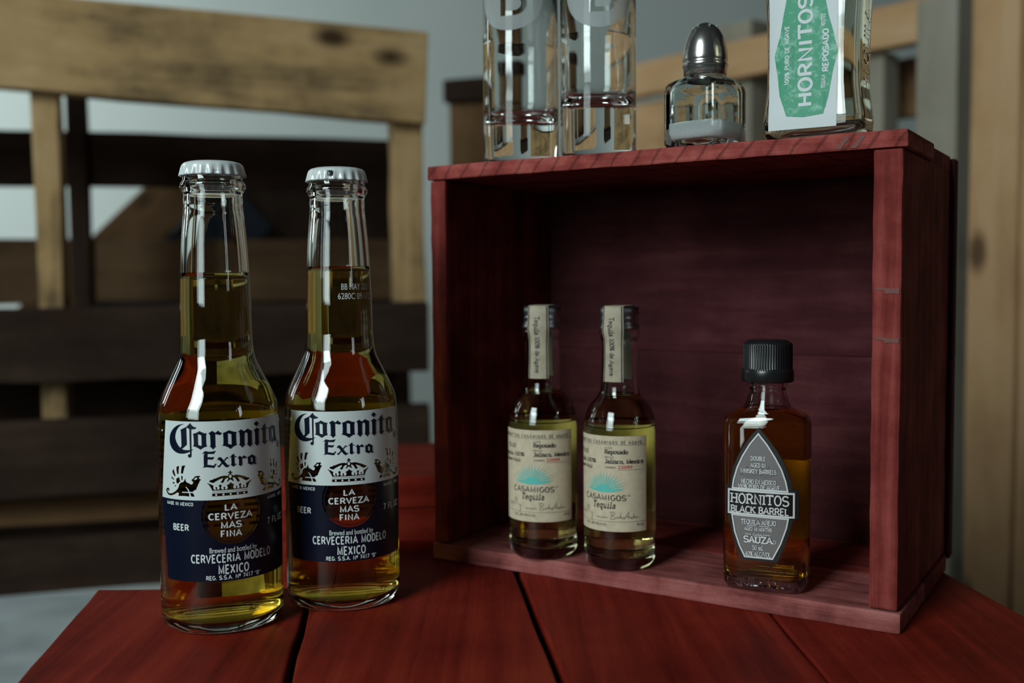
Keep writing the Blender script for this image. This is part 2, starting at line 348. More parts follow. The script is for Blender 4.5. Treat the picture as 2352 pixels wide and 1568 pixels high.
# stroke alphabet on a 10-unit capital height, used for the slab and typewriter lettering
def arc(cx, cy, rx, ry, a0, a1, n=12): return [(cx + rx * math.cos(math.radians(a0 + (a1 - a0) * i / n)), cy + ry * math.sin(math.radians(a0 + (a1 - a0) * i / n))) for i in range(n + 1)]
def O_(cx, cy, rx, ry): return arc(cx, cy, rx, ry, 0, 360, 20)
_bowl = lambda x, y0, y1, w: [(x, y1)] + arc(x + w * .45, (y0 + y1) / 2, w * .55, (y1 - y0) / 2, 90, -90) + [(x, y0)]
_S = lambda w, h: arc(w / 2, h * .745, w * .44, h * .255, 25, 270, 12) + arc(w / 2, h * .255, w * .47, h * .255, 90, -155, 12)
GL = {
 'A': (7.6, [[(0.2, 0), (3.8, 10), (7.4, 0)], [(1.6, 3.4), (6.0, 3.4)]]), 'B': (6.6, [[(1, 0), (1, 10)], _bowl(1, 5.2, 10, 4.6), _bowl(1, 0, 5.2, 5.2)]),
 'C': (6.8, [arc(3.9, 5, 3.3, 5, 48, 312, 20)]), 'D': (7, [[(1, 0), (1, 10)], _bowl(1, 0, 10, 5.4)]), 'E': (6, [[(5.4, 0), (1, 0), (1, 10), (5.4, 10)], [(1, 5.2), (4.6, 5.2)]]),
 'G': (7.2, [arc(3.9, 5, 3.3, 5, 48, 340, 20) + [(7, 4.6), (4.6, 4.6)]]), 'H': (7.4, [[(1, 0), (1, 10)], [(6.4, 0), (6.4, 10)], [(1, 5.1), (6.4, 5.1)]]),
 'I': (3.2, [[(1.6, 0), (1.6, 10)]]), 'J': (5, [[(3.8, 10), (3.8, 2.4)] + arc(2.1, 2.2, 1.7, 2.2, 0, -160, 8)]), 'K': (7, [[(1, 0), (1, 10)], [(6.4, 10), (1.4, 4.4)], [(2.9, 6), (6.6, 0)]]),
 'L': (5.8, [[(1, 10), (1, 0), (5.4, 0)]]), 'M': (8.6, [[(1, 0), (1, 10), (4.3, 3), (7.6, 10), (7.6, 0)]]), 'N': (7.6, [[(1, 0), (1, 10), (6.6, 0), (6.6, 10)]]),
 'O': (7.4, [O_(3.7, 5, 3.2, 5)]), 'P': (6.4, [[(1, 0), (1, 10)], _bowl(1, 4.4, 10, 5)]), 'Q': (7.4, [O_(3.7, 5, 3.2, 5), [(4.3, 2.4), (6.8, -1.2)]]),
 'R': (7, [[(1, 0), (1, 10)], _bowl(1, 4.8, 10, 5), [(3.8, 4.8), (6.6, 0)]]), 'S': (6.4, [_S(6.4, 10)]), 'T': (7, [[(3.5, 0), (3.5, 10)], [(0.4, 8.6), (0.4, 10), (6.6, 10), (6.6, 8.6)]]),
 'U': (7.4, [[(1, 10), (1, 3.2)] + arc(3.7, 3.2, 2.7, 3.2, 180, 360, 12) + [(6.4, 10)]]), 'V': (7.2, [[(0.3, 10), (3.6, 0), (6.9, 10)]]), 'W': (10, [[(0.3, 10), (2.7, 0), (5, 8), (7.3, 0), (9.7, 10)]]),
 'X': (7, [[(0.6, 0), (6.4, 10)], [(0.6, 10), (6.4, 0)]]), 'Y': (7, [[(0.4, 10), (3.5, 4.8), (6.6, 10)], [(3.5, 4.8), (3.5, 0)]]), 'Z': (6.6, [[(0.8, 8.6), (0.8, 10), (6, 10), (0.8, 0), (6, 0), (6, 1.4)]]),
 '0': (6.4, [O_(3.2, 5, 2.6, 5)]), '1': (4.4, [[(0.8, 8.2), (2.4, 10), (2.4, 0)]]), '2': (6.2, [arc(3.1, 7.2, 2.5, 2.8, 165, -35, 10) + [(0.6, 0), (5.8, 0)]]),
 '4': (6.4, [[(4.6, 0), (4.6, 10), (0.4, 3), (6.2, 3)]]), '5': (6.2, [[(5.4, 10), (1.4, 10), (1, 5.6)] + arc(3, 3.2, 2.7, 3.2, 120, -150, 12)]), '8': (6.2, [O_(3.1, 7.5, 2.2, 2.5), O_(3.1, 2.6, 2.7, 2.6)]),
 '9': (6.2, [O_(3.1, 6.8, 2.6, 3.2), [(5.7, 6.8), (5.2, 3), (3.4, 0)]]), '%': (8, [O_(1.9, 7.6, 1.5, 2.2), O_(6.1, 2.4, 1.5, 2.2), [(6.4, 10), (1.6, 0)]]), '/': (4.6, [[(0.2, -1), (4.4, 10.6)]]),
 ',': (2.6, [[(1.6, 1), (0.8, -1.8)]]), '.': (2.4, [[(1, 0), (1, 1)]]), '-': (4, [[(0.6, 3.6), (3.4, 3.6)]]),
 'a': (6, [arc(2.7, 2, 2.1, 2, 60, 380, 12), [(1, 6), (2.8, 6.7), (4.7, 5.2), (4.8, 0.3), (5.8, 0.3)]]), 'c': (5.6, [arc(3, 3.3, 2.4, 3.3, 50, 315, 12)]), 'd': (6.2, [O_(2.8, 3.3, 2.3, 3.3), [(3.8, 10), (5.1, 10), (5.1, 0), (6, 0)]]),
 'e': (5.8, [[(0.6, 3.5), (5.2, 3.5)] + arc(2.9, 3.3, 2.3, 3.3, 0, 315, 14)]), 'g': (6, [O_(2.9, 4.2, 2, 2.4), O_(2.9, -1.2, 2.3, 1.7), [(2, 2.2), (1.4, 1.2), (3, .5)]]), 'i': (3.6, [[(0.6, 6.5), (1.9, 6.5), (1.9, 0)], [(0.4, 0), (3.4, 0)], [(1.7, 8.6), (1.7, 9.6)]]),
 'l': (3.6, [[(0.6, 10), (1.9, 10), (1.9, 0)], [(0.4, 0), (3.4, 0)]]), 'm': (8.6, [[(0.4, 6.4), (1.2, 6.4), (1.2, 0)], [(1.2, 5), (2.6, 6.6), (4.2, 5.6), (4.3, 0)], [(4.3, 5), (5.8, 6.6), (7.3, 5.6), (7.4, 0)]]),
 'o': (6, [O_(3, 3.3, 2.5, 3.3)]), 'p': (6.2, [[(0.3, 6.5), (1.3, 6.5), (1.3, -3)], [(0.2, -3), (2.6, -3)], O_(3.5, 3.3, 2.2, 3.3)]), 'q': (6.2, [[(5.1, 6.5), (5.1, -3)], [(3.8, -3), (6, -3)], O_(2.8, 3.3, 2.3, 3.3)]),
 's': (5.2, [_S(5.2, 6.6)]), 'u': (6.2, [[(0.4, 6.5), (1.2, 6.5), (1.2, 2)] + arc(3, 2, 1.8, 2, 180, 350, 8) + [(5, 6.5), (5, 0), (6, 0)]]), 'v': (6, [[(0.4, 6.5), (3, 0), (5.6, 6.5)]]),
 'x': (6, [[(0.6, 0), (5.4, 6.5)], [(0.6, 6.5), (5.4, 0)]]), 'z': (5.4, [[(0.6, 6.5), (4.8, 6.5), (0.6, 0), (4.8, 0)]]), ' ': (3.6, []),
}
GL['F'] = (5.8, [[(1, 0), (1, 10), (5.4, 10)], [(1, 5.2), (4.6, 5.2)]])
GL['7'] = (6, [[(0.6, 10), (5.6, 10), (2.4, 0)]])
GL['\u00ba'] = (4, [O_(2, 8, 1.4, 2), [(0.5, 4.6), (3.5, 4.6)]])
GL['"'] = (3.4, [[(0.9, 7.4), (0.9, 10)], [(2.5, 7.4), (2.5, 10)]])
GL['M'] = (8.6, [[(1, 0), (1, 10), (4.3, 1.2), (7.6, 10), (7.6, 0)]])
GL['\u00d1'] = (7.6, GL['N'][1] + [[(2.2, 11.6), (3.2, 12.4), (4.4, 11.6), (5.4, 12.4)]])
def stroke(pts, wd):
    """Constant-width strip with mitred joints."""
    n = len(pts)
    if n < 2: return [], []
    closed = n > 3 and abs(pts[0][0] - pts[-1][0]) + abs(pts[0][1] - pts[-1][1]) < 1e-6
    V, F = [], []
    for i in range(n):
        if closed: pa = pts[i - 1] if i else pts[n - 2]; pb = pts[i + 1] if i < n - 1 else pts[1]
        else: pa = pts[max(i - 1, 0)]; pb = pts[min(i + 1, n - 1)]
        p = pts[i]
        d1 = Vector((p[0] - pa[0], p[1] - pa[1])); d2 = Vector((pb[0] - p[0], pb[1] - p[1]))
        if d1.length < 1e-9: d1 = d2
        if d2.length < 1e-9: d2 = d1
        d1.normalize(); d2.normalize()
        nn = Vector((-d1.y - d2.y, d1.x + d2.x))
        if nn.length < 1e-6: nn = Vector((-d1.y, d1.x))
        nn.normalize(); k = max(0.55, nn.dot(Vector((-d1.y, d1.x))))
        h = wd / 2 / k
        V += [(p[0] + nn.x * h, p[1] + nn.y * h), (p[0] - nn.x * h, p[1] - nn.y * h)]
    for i in range(n - 1): F.append((2 * i, 2 * i + 1, 2 * i + 3, 2 * i + 2))
    return V, F
def slab(txt, x0, x1, y0, y1, wd=1.5, serif=1.1, track=0.6, slant=0.0):
    serif = serif * 1.9 if serif else 0
    parts, pen = [], 0.0
    for ch in txt:
        wch, st = GL.get(ch, GL[' '])
        for s in st:
            parts.append(stroke([(x + pen, y) for x, y in s], wd))
            if serif:
                for q, q2 in ((s[0], s[1]), (s[-1], s[-2])):
                    if any(abs(q[1] - t) < 1e-6 for t in (0, 10, 6.5, -3)) and abs(q2[1] - q[1]) > abs(q2[0] - q[0]) * 0.6 and not (ch in 'Oo0'):
                        yy = q[1] + (wd * .36 if q[1] < 5 else -wd * .36)
                        parts.append(stroke([(q[0] + pen - serif - wd * .3, yy), (q[0] + pen + serif + wd * .3, yy)], wd * .72))
        pen += wch + track
    pen -= track
    V, F = join2(*parts); k = (y1 - y0) / 10.0
    return [(x0 + x / pen * (x1 - x0) + slant * y * k, y0 + y * k) for x, y in V], F
def turn(m, cx, cy, deg):
    c, s = math.cos(math.radians(deg)), math.sin(math.radians(deg))
    return [(cx + (x - cx) * c - (y - cy) * s, cy + (x - cx) * s + (y - cy) * c) for x, y in m[0]], m[1]
def wrap(name, m2, fn, mat, parent, step=1.5, thick=None, smooth=True):
    """Cut a flat print into narrow strips and lay it on a curved surface: fn(x_mm, y_mm, lift_m) -> point."""
    V, F = m2
    bm = bmesh.new(); vs = [bm.verts.new((x, y, 0)) for x, y in V]
    for f in F:
        try: bm.faces.new([vs[i] for i in f])
        except ValueError: pass
    seen, isl = set(), 0
    for v0 in bm.verts:
        if v0 in seen: continue
        todo = [v0]; seen.add(v0)
        while todo:
            v = todo.pop(); v.co.z = isl % 24
            for e in v.link_edges:
                q = e.other_vert(v)
                if q not in seen: seen.add(q); todo.append(q)
        isl += 1
    xs = [v[0] for v in V]; x = math.floor(min(xs) / step) * step + step
    while x < max(xs):
        bmesh.ops.bisect_plane(bm, geom=list(bm.verts) + list(bm.edges) + list(bm.faces), plane_co=(x, 0, 0), plane_no=(1, 0, 0)); x += step
    for f in bm.faces:
        if f.normal.z < 0: f.normal_flip()
    if thick:
        r = bmesh.ops.extrude_face_region(bm, geom=list(bm.faces))
        top = [g for g in r['geom'] if isinstance(g, bmesh.types.BMVert)]; ts = set(top)
        for v in bm.verts: v.co = fn(v.co.x, v.co.y, thick[1] + v.co.z * 2e-6 if v in ts else thick[0])
        bmesh.ops.recalc_face_normals(bm, faces=bm.faces); smooth = False
    else:
        for v in bm.verts: v.co = fn(v.co.x, v.co.y, v.co.z * 2e-6)
    return bm_obj(name, bm, mat, parent, smooth=smooth)
def on_cyl(R, lift):
    def fn(x, y, e):
        r = R + lift + e; a = x / 1000.0 / R
        return Vector((r * math.sin(a), -r * math.cos(a), y / 1000.0))
    return fn

# ---------------------------------------------------------------- the setting
floor = mesh_obj('floor', [(-4, -3, -0.75), (4, -3, -0.75), (4, 3.02, -0.75), (-4, 3.02, -0.75), (-4, -3, -0.80), (4, -3, -0.80), (4, 3.02, -0.80), (-4, 3.02, -0.80)],
                 [(0, 1, 2, 3), (4, 7, 6, 5), (0, 4, 5, 1), (1, 5, 6, 2), (2, 6, 7, 3), (3, 7, 4, 0)], 'concrete_floor')
tag(floor, 'grey concrete floor of the room', kind='structure')
wall = mesh_obj('wall_back', [(-4, 3.0, -0.75), (4, 3.0, -0.75), (4, 3.0, 2.0), (-4, 3.0, 2.0), (-4, 3.1, -0.75), (4, 3.1, -0.75), (4, 3.1, 2.0), (-4, 3.1, 2.0)],
                [(0, 1, 2, 3), (4, 7, 6, 5), (0, 4, 5, 1), (1, 5, 6, 2), (2, 6, 7, 3), (3, 7, 4, 0)], 'wall_paint')
tag(wall, 'pale grey-green painted wall behind the pallet furniture', kind='structure')

# ---------------------------------------------------------------- table: four red planks
table = thing('table', 'red-stained plank table carrying the bottles and the crate', 'table', (0, 0, -0.75))
# (left edge x at y = 0.42, its drift in degrees, right edge x, its drift, far end)
PLK = [(-0.1954, 8.1, -0.0923, 6.3, 0.5175), (-0.0891, 6.3, 0.0128, 6.0, 0.612), (0.0164, 6.0, 0.1182, 1.0, 0.80), (0.1196, 1.0, 0.2336, 4.6, 0.80)]
for i, (xl, tl, xr, tr, yb) in enumerate(PLK):
    ya = 0.2; L = yb - ya; ym = (ya + yb) / 2
    o = board('plank', (L, 1.0, 0.02), 'table_red', table, (0, ym, 0.74), (0, 0, math.pi / 2), bev=0.0, cuts=14)
    bmp = bmesh.new(); bmp.from_mesh(o.data); rdp = random.Random(i); xm = (xl + xr) / 2
    for v in bmp.verts:
        yy = ym + v.co.x - 0.42
        xe = (xl - yy * math.tan(math.radians(tl))) if v.co.y > 0 else (xr - yy * math.tan(math.radians(tr)))
        v.co.y = -(xe - xm) + rdp.uniform(-0.0005, 0.0005); v.co.z += rdp.uniform(-0.0003, 0.0003)
    bmesh.ops.bevel(bmp, geom=list(bmp.edges), offset=0.0011, segments=2, affect='EDGES', profile=0.6)
    bmp.to_mesh(o.data); bmp.free(); o.location.x = xm
for x, y in ((-0.12, 0.26), (0.17, 0.26), (-0.12, 0.48), (0.17, 0.70)):
    board('leg', (0.73, 0.05, 0.05), 'table_red', table, (x, y, 0.365), (0, math.pi / 2, 0), bev=0.002)
for xg, tg, yg, lg in ((-0.0925, 6.2, 0.35, 0.33), (0.0005, 5.0, 0.40, 0.40), (0.113, 3.2, 0.48, 0.55)):  # unseen boards added under the plank gaps to keep floor light out
    board('gap_blocker', (lg, 0.050, 0.016), 'table_red', table, (xg, yg, 0.722), (0, 0, math.pi / 2 + math.radians(tg)), bev=0.001)
board('rail', (0.34, 0.03, 0.04), 'table_red', table, (0.025, 0.26, 0.69), (0, 0, 0), bev=0.001)
board('rail', (0.34, 0.03, 0.04), 'table_red', table, (0.025, 0.46, 0.69), (0, 0, 0), bev=0.001)

# red stool standing behind the table, its seat edge shows between bottles and crate
st = thing('red_stool', 'red wooden stool behind the beer bottles, left of the crate', 'stool', (-0.098, 0.69, -0.75), 0.10)
board('seat', (0.13, 0.13, 0.02), 'table_red', st, (0, 0, 0.775), bev=0.0015)
for x, y, sx, rz in ((0, -0.058, 0.12, 0), (0, 0.058, 0.12, 0)):
    board('apron', (sx, 0.012, 0.10), 'table_red', st, (x, y, 0.715), (0, 0, rz), bev=0.001)
for x in (-0.045, 0.045):
    for y in (-0.04, 0.04):
        board('leg', (0.765, 0.025, 0.025), 'table_red', st, (x, y, 0.3825), (0, math.pi / 2, 0), bev=0.001)

# ---------------------------------------------------------------- the crate
YAW = 0.55564
CO = Vector((-0.04487, 0.5708, 0)); EU = Vector((math.cos(YAW), -math.sin(YAW), 0)); ED = Vector((math.sin(YAW), math.cos(YAW), 0))
W, H, D, TB, TT, TS = 0.24763, 0.21521, 0.1260, 0.0090, 0.0075, 0.0122
def cr(u, d, z=0.0): return CO + u * EU + d * ED + Vector((0, 0, z))
crate = thing('red_crate', 'open red-stained wooden crate on its side holding three miniatures', 'crate', CO, -YAW)
DI = D - 0.0105
board('top_board', (W + 0.001, 0.0600, TT), 'crate_red_edge', crate, (W / 2, 0.0300, H - TT / 2), bev=0.0009, rough=0.0002, seed=3, cuts=22)
board('top_board', (W - 0.001, DI - 0.062, TT), 'crate_red', crate, (W / 2 - .001, (0.062 + DI) / 2, H - TT / 2 - 0.0008), bev=0.0009, rough=0.0002, seed=4, cuts=16)
board('bottom_board', (W, 0.0560, TB), 'crate_red_pale', crate, (W / 2, 0.0280, TB / 2), bev=0.0009, rough=0.0002, seed=5, cuts=22)
board('bottom_board', (W - 0.001, DI - 0.0575, TB), 'crate_red', crate, (W / 2, (0.0575 + DI) / 2, TB / 2 - 0.0003), bev=0.0009, rough=0.0002, seed=6, cuts=16)
hs = H - TB - TT
for u0 in (0.0008 + 0.0098 / 2, W - 0.0015 - TS / 2):
    board('side_board', (hs - 0.0008, DI - 0.0012, 0.0098 if u0 < .1 else TS), 'crate_red', crate, (u0, 0.0008 + (DI - 0.0012) / 2, TB + hs / 2), (0, math.pi / 2, 0), bev=0.0012, rough=0.0002, seed=int(u0 * 999), cuts=18)
    # local x of the side boards is vertical
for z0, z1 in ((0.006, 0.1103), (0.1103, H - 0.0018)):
    board('back_board', (W + 0.0028, 0.0100, z1 - z0), 'crate_back_shaded', crate, (W / 2 - 0.0006, D - 0.0052, (z0 + z1) / 2), bev=0.001, rough=0.0002, seed=int(z1 * 999), cuts=18)

def mark(pts, d=-0.0006):
    V = [(x / 1000, d, y / 1000) for x, y in pts]
    n_ = len(V); V += [(x, 0.0004, z) for x, _, z in V]
    F = [tuple(range(n_)), tuple(range(2 * n_ - 1, n_ - 1, -1))] + [(i, (i + 1) % n_, n_ + (i + 1) % n_, n_ + i) for i in range(n_)]
    mesh_obj('worn_mark', V, F, 'bare_wood', crate)
U0 = (W - 0.0015 - TS) * 1000
for zc, k in ((148.5, 1.0), (127.2, 0.8)):
    mark([(U0 + 0.6, zc), (U0 + 3.2, zc - 0.9 * k), (U0 + 5.0, zc - 0.6), (U0 + 6.1, zc - 2.3 * k), (U0 + 8.4, zc - 2.0 * k), (U0 + 11.4, zc - 2.4 * k), (U0 + 11.5, zc + 0.3), (U0 + 8.0, zc - 0.1), (U0 + 5.0, zc + 0.5), (U0 + 2.0, zc + 0.4)], 0.0006)
for u0 in (218.0, 224.5):
    mark([(u0, 208.6), (u0 + 2.6, 208.5), (u0 + 6.4, 213.4), (u0 + 4.6, 214.2), (u0 + 2.4, 211.4)], -0.0002)
# ---------------------------------------------------------------- beer bottles
BP = [(0.0268, 0.0040), (0.02705, 0.0080), (0.0271, 0.0140), (0.0271, 0.0300), (0.0271, 0.0600), (0.02712, 0.0820), (0.02695, 0.0905), (0.0262, 0.0985), (0.0242, 0.1040), (0.0203, 0.1122),
      (0.0172, 0.1190), (0.01605, 0.1262), (0.01575, 0.1350), (0.01560, 0.1450), (0.01510, 0.1579), (0.01430, 0.1719), (0.01330, 0.1830), (0.01285, 0.1888)]
FIN = [(0.01285, 0.1888), (0.0131, 0.1902), (0.0128, 0.1920), (0.0131, 0.1936), (0.0141, 0.1950), (0.01445, 0.1962), (0.0141, 0.1974), (0.0132, 0.1988), (0.0130, 0.2005), (0.0129, 0.2040), (0.0121, 0.2050)]
# lettering and emblem outlines of the beer label, millimetres along the arc and above the table
NAVY=[["-19.37,93.05 -20.57,92.92 -21.9,92.6 -23.3,91.99 -24.62,91.09 -25.85,89.9 -26.69,88.67 -27.24,87.22 -27.4,85.81 -27.29,84.54 -26.86,83.29 -26.09,82.19 -25.08,81.29 -23.78,80.58 -22.38,80.18 -20.9,80.09 -19.47,80.23 -18.1,80.6 -16.9,81.08 -15.98,81.61 -15.27,82.22 -16.1,82.01 -16.88,81.84 -18.34,81.78 -19.43,81.83 -20.41,82.09 -21.42,82.61 -22.44,83.64 -23.34,84.85 -23.86,86.09 -24.04,87.24 -23.79,88.65 -23.28,89.96 -22.39,91.18 -21.32,92.17 -20.29,92.68 -19.38,92.94"],
["-21.07,90.5 -19.77,91.09 -18.17,91.86 -18.24,89.2 -18.15,84.12 -19.4,83.13 -20.56,82.2 -21.42,82.66 -20.81,83.4 -20.8,86.76 -20.88,89.3"],
["-18.38,91.68 -17.56,92.4 -16.3,93.54 -16,92.86 -15.25,92.19 -14.51,91.75 -13.59,91.62 -14.16,91.01 -15.15,90.81 -16.04,90.76 -16.69,90.7 -17.07,90.98 -17.85,91.41"],
["-16.81,90.87 -15.98,90.79 -16.06,86.98 -16.1,82.36 -16.11,80.05 -16.13,79.24 -16.43,78.71 -16.96,78.51 -17.48,78.66 -17.8,79.05 -17.79,79.57 -17.45,79.99 -16.82,80.08 -16.78,81.76 -16.83,86.95"],
["-15.26,88.85 -13.33,89.47 -12.41,90.06 -11.76,89.73 -10.48,89.16 -9.37,89.05 -9.68,88.25 -9.7,87.1 -9.69,84.45 -9.37,83.41 -10.6,83.06 -12.15,82.07 -13.1,82.68 -14.19,83.23 -15.41,83.48 -14.99,84.02 -14.94,86.09 -15.08,88.16","-13.1,88.73 -11.61,88.23 -11.6,85.93 -11.59,83.69 -13.08,84.06 -13.16,85.91"],
["-8.68,89.05 -7.93,89.51 -7.12,90.07 -6.44,89.61 -5.89,89.14 -4.63,90.09 -4.07,89.44 -3.18,89.01 -3.53,88.39 -4.1,88.18 -4.77,88.31 -5.9,88.68 -5.92,87.07 -5.92,84.42 -5.94,83.27 -5.42,83.4 -6.23,82.81 -6.92,82.02 -7.59,82.83 -8.44,83.47 -7.92,83.52 -7.89,85.37 -7.96,88.01 -8.17,88.59"],
["-2.82,88.89 -1.63,89.31 -0.09,89.99 0.65,89.67 1.79,89.2 2.95,89.02 2.65,88.23 2.67,86.15 2.75,83.95 2.99,83.42 1.68,82.98 0.23,81.9 -0.73,82.64 -1.96,83.27 -3.15,83.49 -2.63,83.99 -2.53,86.29 -2.61,88.36","-0.79,88.75 0.8,88.28 0.82,86.14 0.83,83.66 -0.81,84.14 -0.79,86.68"],
["3.54,89.05 4.37,89.51 4.98,90.05 5.69,89.42 6.41,89.02 7.16,89.54 8.05,90.05 8.8,89.47 9.95,88.97 9.8,87.82 9.82,85.49 9.85,83.39 10.31,83.4 9.58,82.72 8.78,81.86 8.16,82.73 7.36,83.38 7.86,83.57 7.9,85.66 7.88,87.98 7.14,88.62 6.4,88.21 6.33,85.78 6.35,83.29 6.74,83.34 5.93,82.69 5.32,81.92 4.73,82.78 3.79,83.42 4.33,83.62 4.37,85.93 4.29,88.25 4.12,88.78"],
["10.82,89 11.7,89.39 12.48,89.96 13.24,89.47 14.18,88.97 13.51,88.39 13.46,85.83 13.55,83.19 13.96,83.2 13.11,82.53 12.5,81.84 11.85,82.61 10.98,83.34 11.56,83.34 11.57,85.79 11.51,88.12 11.28,88.61"],
["12.39,92.88 13.68,91.82 12.41,90.43 11.07,91.75"],
["17.67,91.35 17.79,89.28 19.18,89.3 19.26,88.76 17.83,88.75 17.73,86.53 17.83,83.57 19.04,83.48 16.97,81.85 16.1,82.66 15.26,83.17 15.81,83.46 15.86,86.15 15.84,88.68 14.84,88.78 14.78,89.37 15.77,89.27 15.95,90.13"],
["19.89,88.81 21.35,89.28 22.6,89.84 25.25,88.86 25.05,86.8 25.47,83.88 26.53,83.14 25.14,81.84 23.84,82.79 22.7,81.76 21.37,82.65 19.76,83.27 20.33,83.61 20.2,86.23 20.07,88.25","21.83,88.57 23.42,87.84 23.43,85.82 23.41,83.68 22.03,84.28 21.88,86.49"],
["-11.51,80.17 -10.29,81.45 -8.57,81.07 -7.03,81.17 -5.76,81.43 -6.72,80.11 -8.03,80.15 -9.31,80.15 -9.28,78.57 -8.61,78.85 -7.73,78.62 -6.57,78.89 -7.09,77.73 -8.08,77.68 -9.3,77.85 -9.38,76.57 -9.46,75.41 -8.68,75.46 -7.58,75.18 -6.7,75.11 -6.03,75.94 -5.68,75.76 -6.66,74.06 -7.81,74.18 -8.92,74.35 -10.03,74.46 -11.4,74.22 -10.82,74.84 -10.9,76.45 -10.84,79.56 -10.37,80.34 -10.82,80.34"],
["-5.51,77.31 -4.78,78.41 -4.34,78.62 -3.8,78.49 -3.37,78.03 -2.63,77.12 -1.63,78.3 -1.19,78.5 -0.75,78.15 -0.87,77.76 -1.3,77.95 -2.47,76.72 -1.78,75.86 -0.98,74.88 -0.2,75.12 -0.93,74.15 -1.48,74.01 -2.03,74.2 -2.56,74.78 -3.31,75.75 -4.42,74.34 -4.75,74.13 -5.18,74.53 -5.39,75.03 -4.68,74.9 -3.57,76.21 -4.26,77.06 -4.74,77.57"],
["1.65,79.74 1.74,78.51 2.69,78.56 2.63,78.23 1.73,78.23 1.76,76.56 1.84,75.11 2.85,75.24 1.16,74.09 0.23,74.96 0.51,75.19 0.54,76.63 0.51,78.3 -0.09,78.23 -0.14,78.62 0.52,78.58 0.53,79.03"],
["3.06,77.59 4.16,78.57 5.07,77.77 6.07,78.59 6.71,77.97 7.3,77.64 6.7,77.25 5.87,77.26 5.06,77.44 5.01,74.76 5.24,74.74 4.31,73.98 3.52,74.74 3.75,74.97 3.74,77.43"],
["7.6,77.61 8.64,77.91 9.58,78.54 11.42,77.56 11.37,74.81 12.03,74.57 11.22,73.91 10.33,74.59 9.31,73.97 8.33,74.57 7.49,74.77 7.85,75.07 7.77,77.32","9.06,77.42 10.06,76.98 10.08,75.01 9.03,75.46"]]
CUT_G=["-20.9,74.93 -19.2,75.05 -19.86,73.66 -20.48,71.45 -21.55,71.48 -21.26,73.57","-23.84,74.29 -22.36,74.72 -22.68,72.94 -22.76,71.23 -23.57,71.05 -23.88,72.84","-25.42,73.27 -25.15,71.99 -24.46,70.4 -24.92,69.89 -26.03,71.08 -26.39,72.18","-26.7,69.97 -26.08,69.3 -25.33,68.65 -25.72,68.41 -26.82,69.02 -26.96,69.73","-21.48,70.4 -20.69,70.46 -20.74,68.75 -21.07,68.41 -21.38,69.01","-22.62,70.05 -22.31,69.14 -22,68.03 -23.48,66.81 -24.17,67.52 -24.13,69.19 -23.12,69.49","-26.46,67.34 -25.52,67.49 -25,67.13 -25.86,66.52","-25.34,65.74 -24.65,66.28 -24.22,66.01 -24.9,65.48","-19.33,69.57 -19.18,68.24 -18.59,67.66 -17.75,67.45 -17.23,67.07 -16.54,66.9 -15.96,67.24 -15.78,67.91 -16.05,68.31 -16.62,68.7 -15.57,69.67 -14.77,70.53 -13.67,70.67 -12.69,70.69 -12.43,70.29 -13.03,70.17 -13.09,69.45 -12.24,69.16 -12.63,68.54 -12.96,68.32 -13.08,67.6 -13.64,66.86 -13.7,66.24 -14.21,65.61 -14.34,64.78 -15.35,64.33 -16.04,63.68 -16.16,63.26 -15.61,62.67 -15.23,61.65 -16.77,61.63 -17.71,61.62 -20.15,61.76 -23.27,61.59 -22.89,62.66 -23.58,63.12 -25.37,62.1 -27.31,61.46 -29.07,61.45 -30.19,62.14 -30.86,62.99 -30.93,63.82 -30.09,64.51 -29.04,64.59 -28.57,64.02 -28.91,63.19 -29.47,63.07 -29.36,63.71 -29.83,63.86 -29.95,63.11 -29.22,62.37 -27.97,62.27 -26.45,62.66 -24.88,63.5 -23.69,64.46 -22.95,65.56 -22.65,66.63 -21.95,67.31 -21.28,67.67 -20.51,67.78 -19.85,68.61"]
CUT_GI=["-15.41,69.01 -14.9,69.6 -14.23,70.03 -13.85,69.84 -14.13,69.21 -14.8,68.93","-21.19,63.54 -15.92,63.68 -16.05,63.21 -21.2,63.13","-19.42,65.9 -18.82,65.58 -18.11,64.9 -17.54,63.8 -17.1,62.48 -16.72,61.58 -17.71,61.52 -17.68,62.66 -18.02,63.67 -18.59,64.77 -19.3,65.6"]
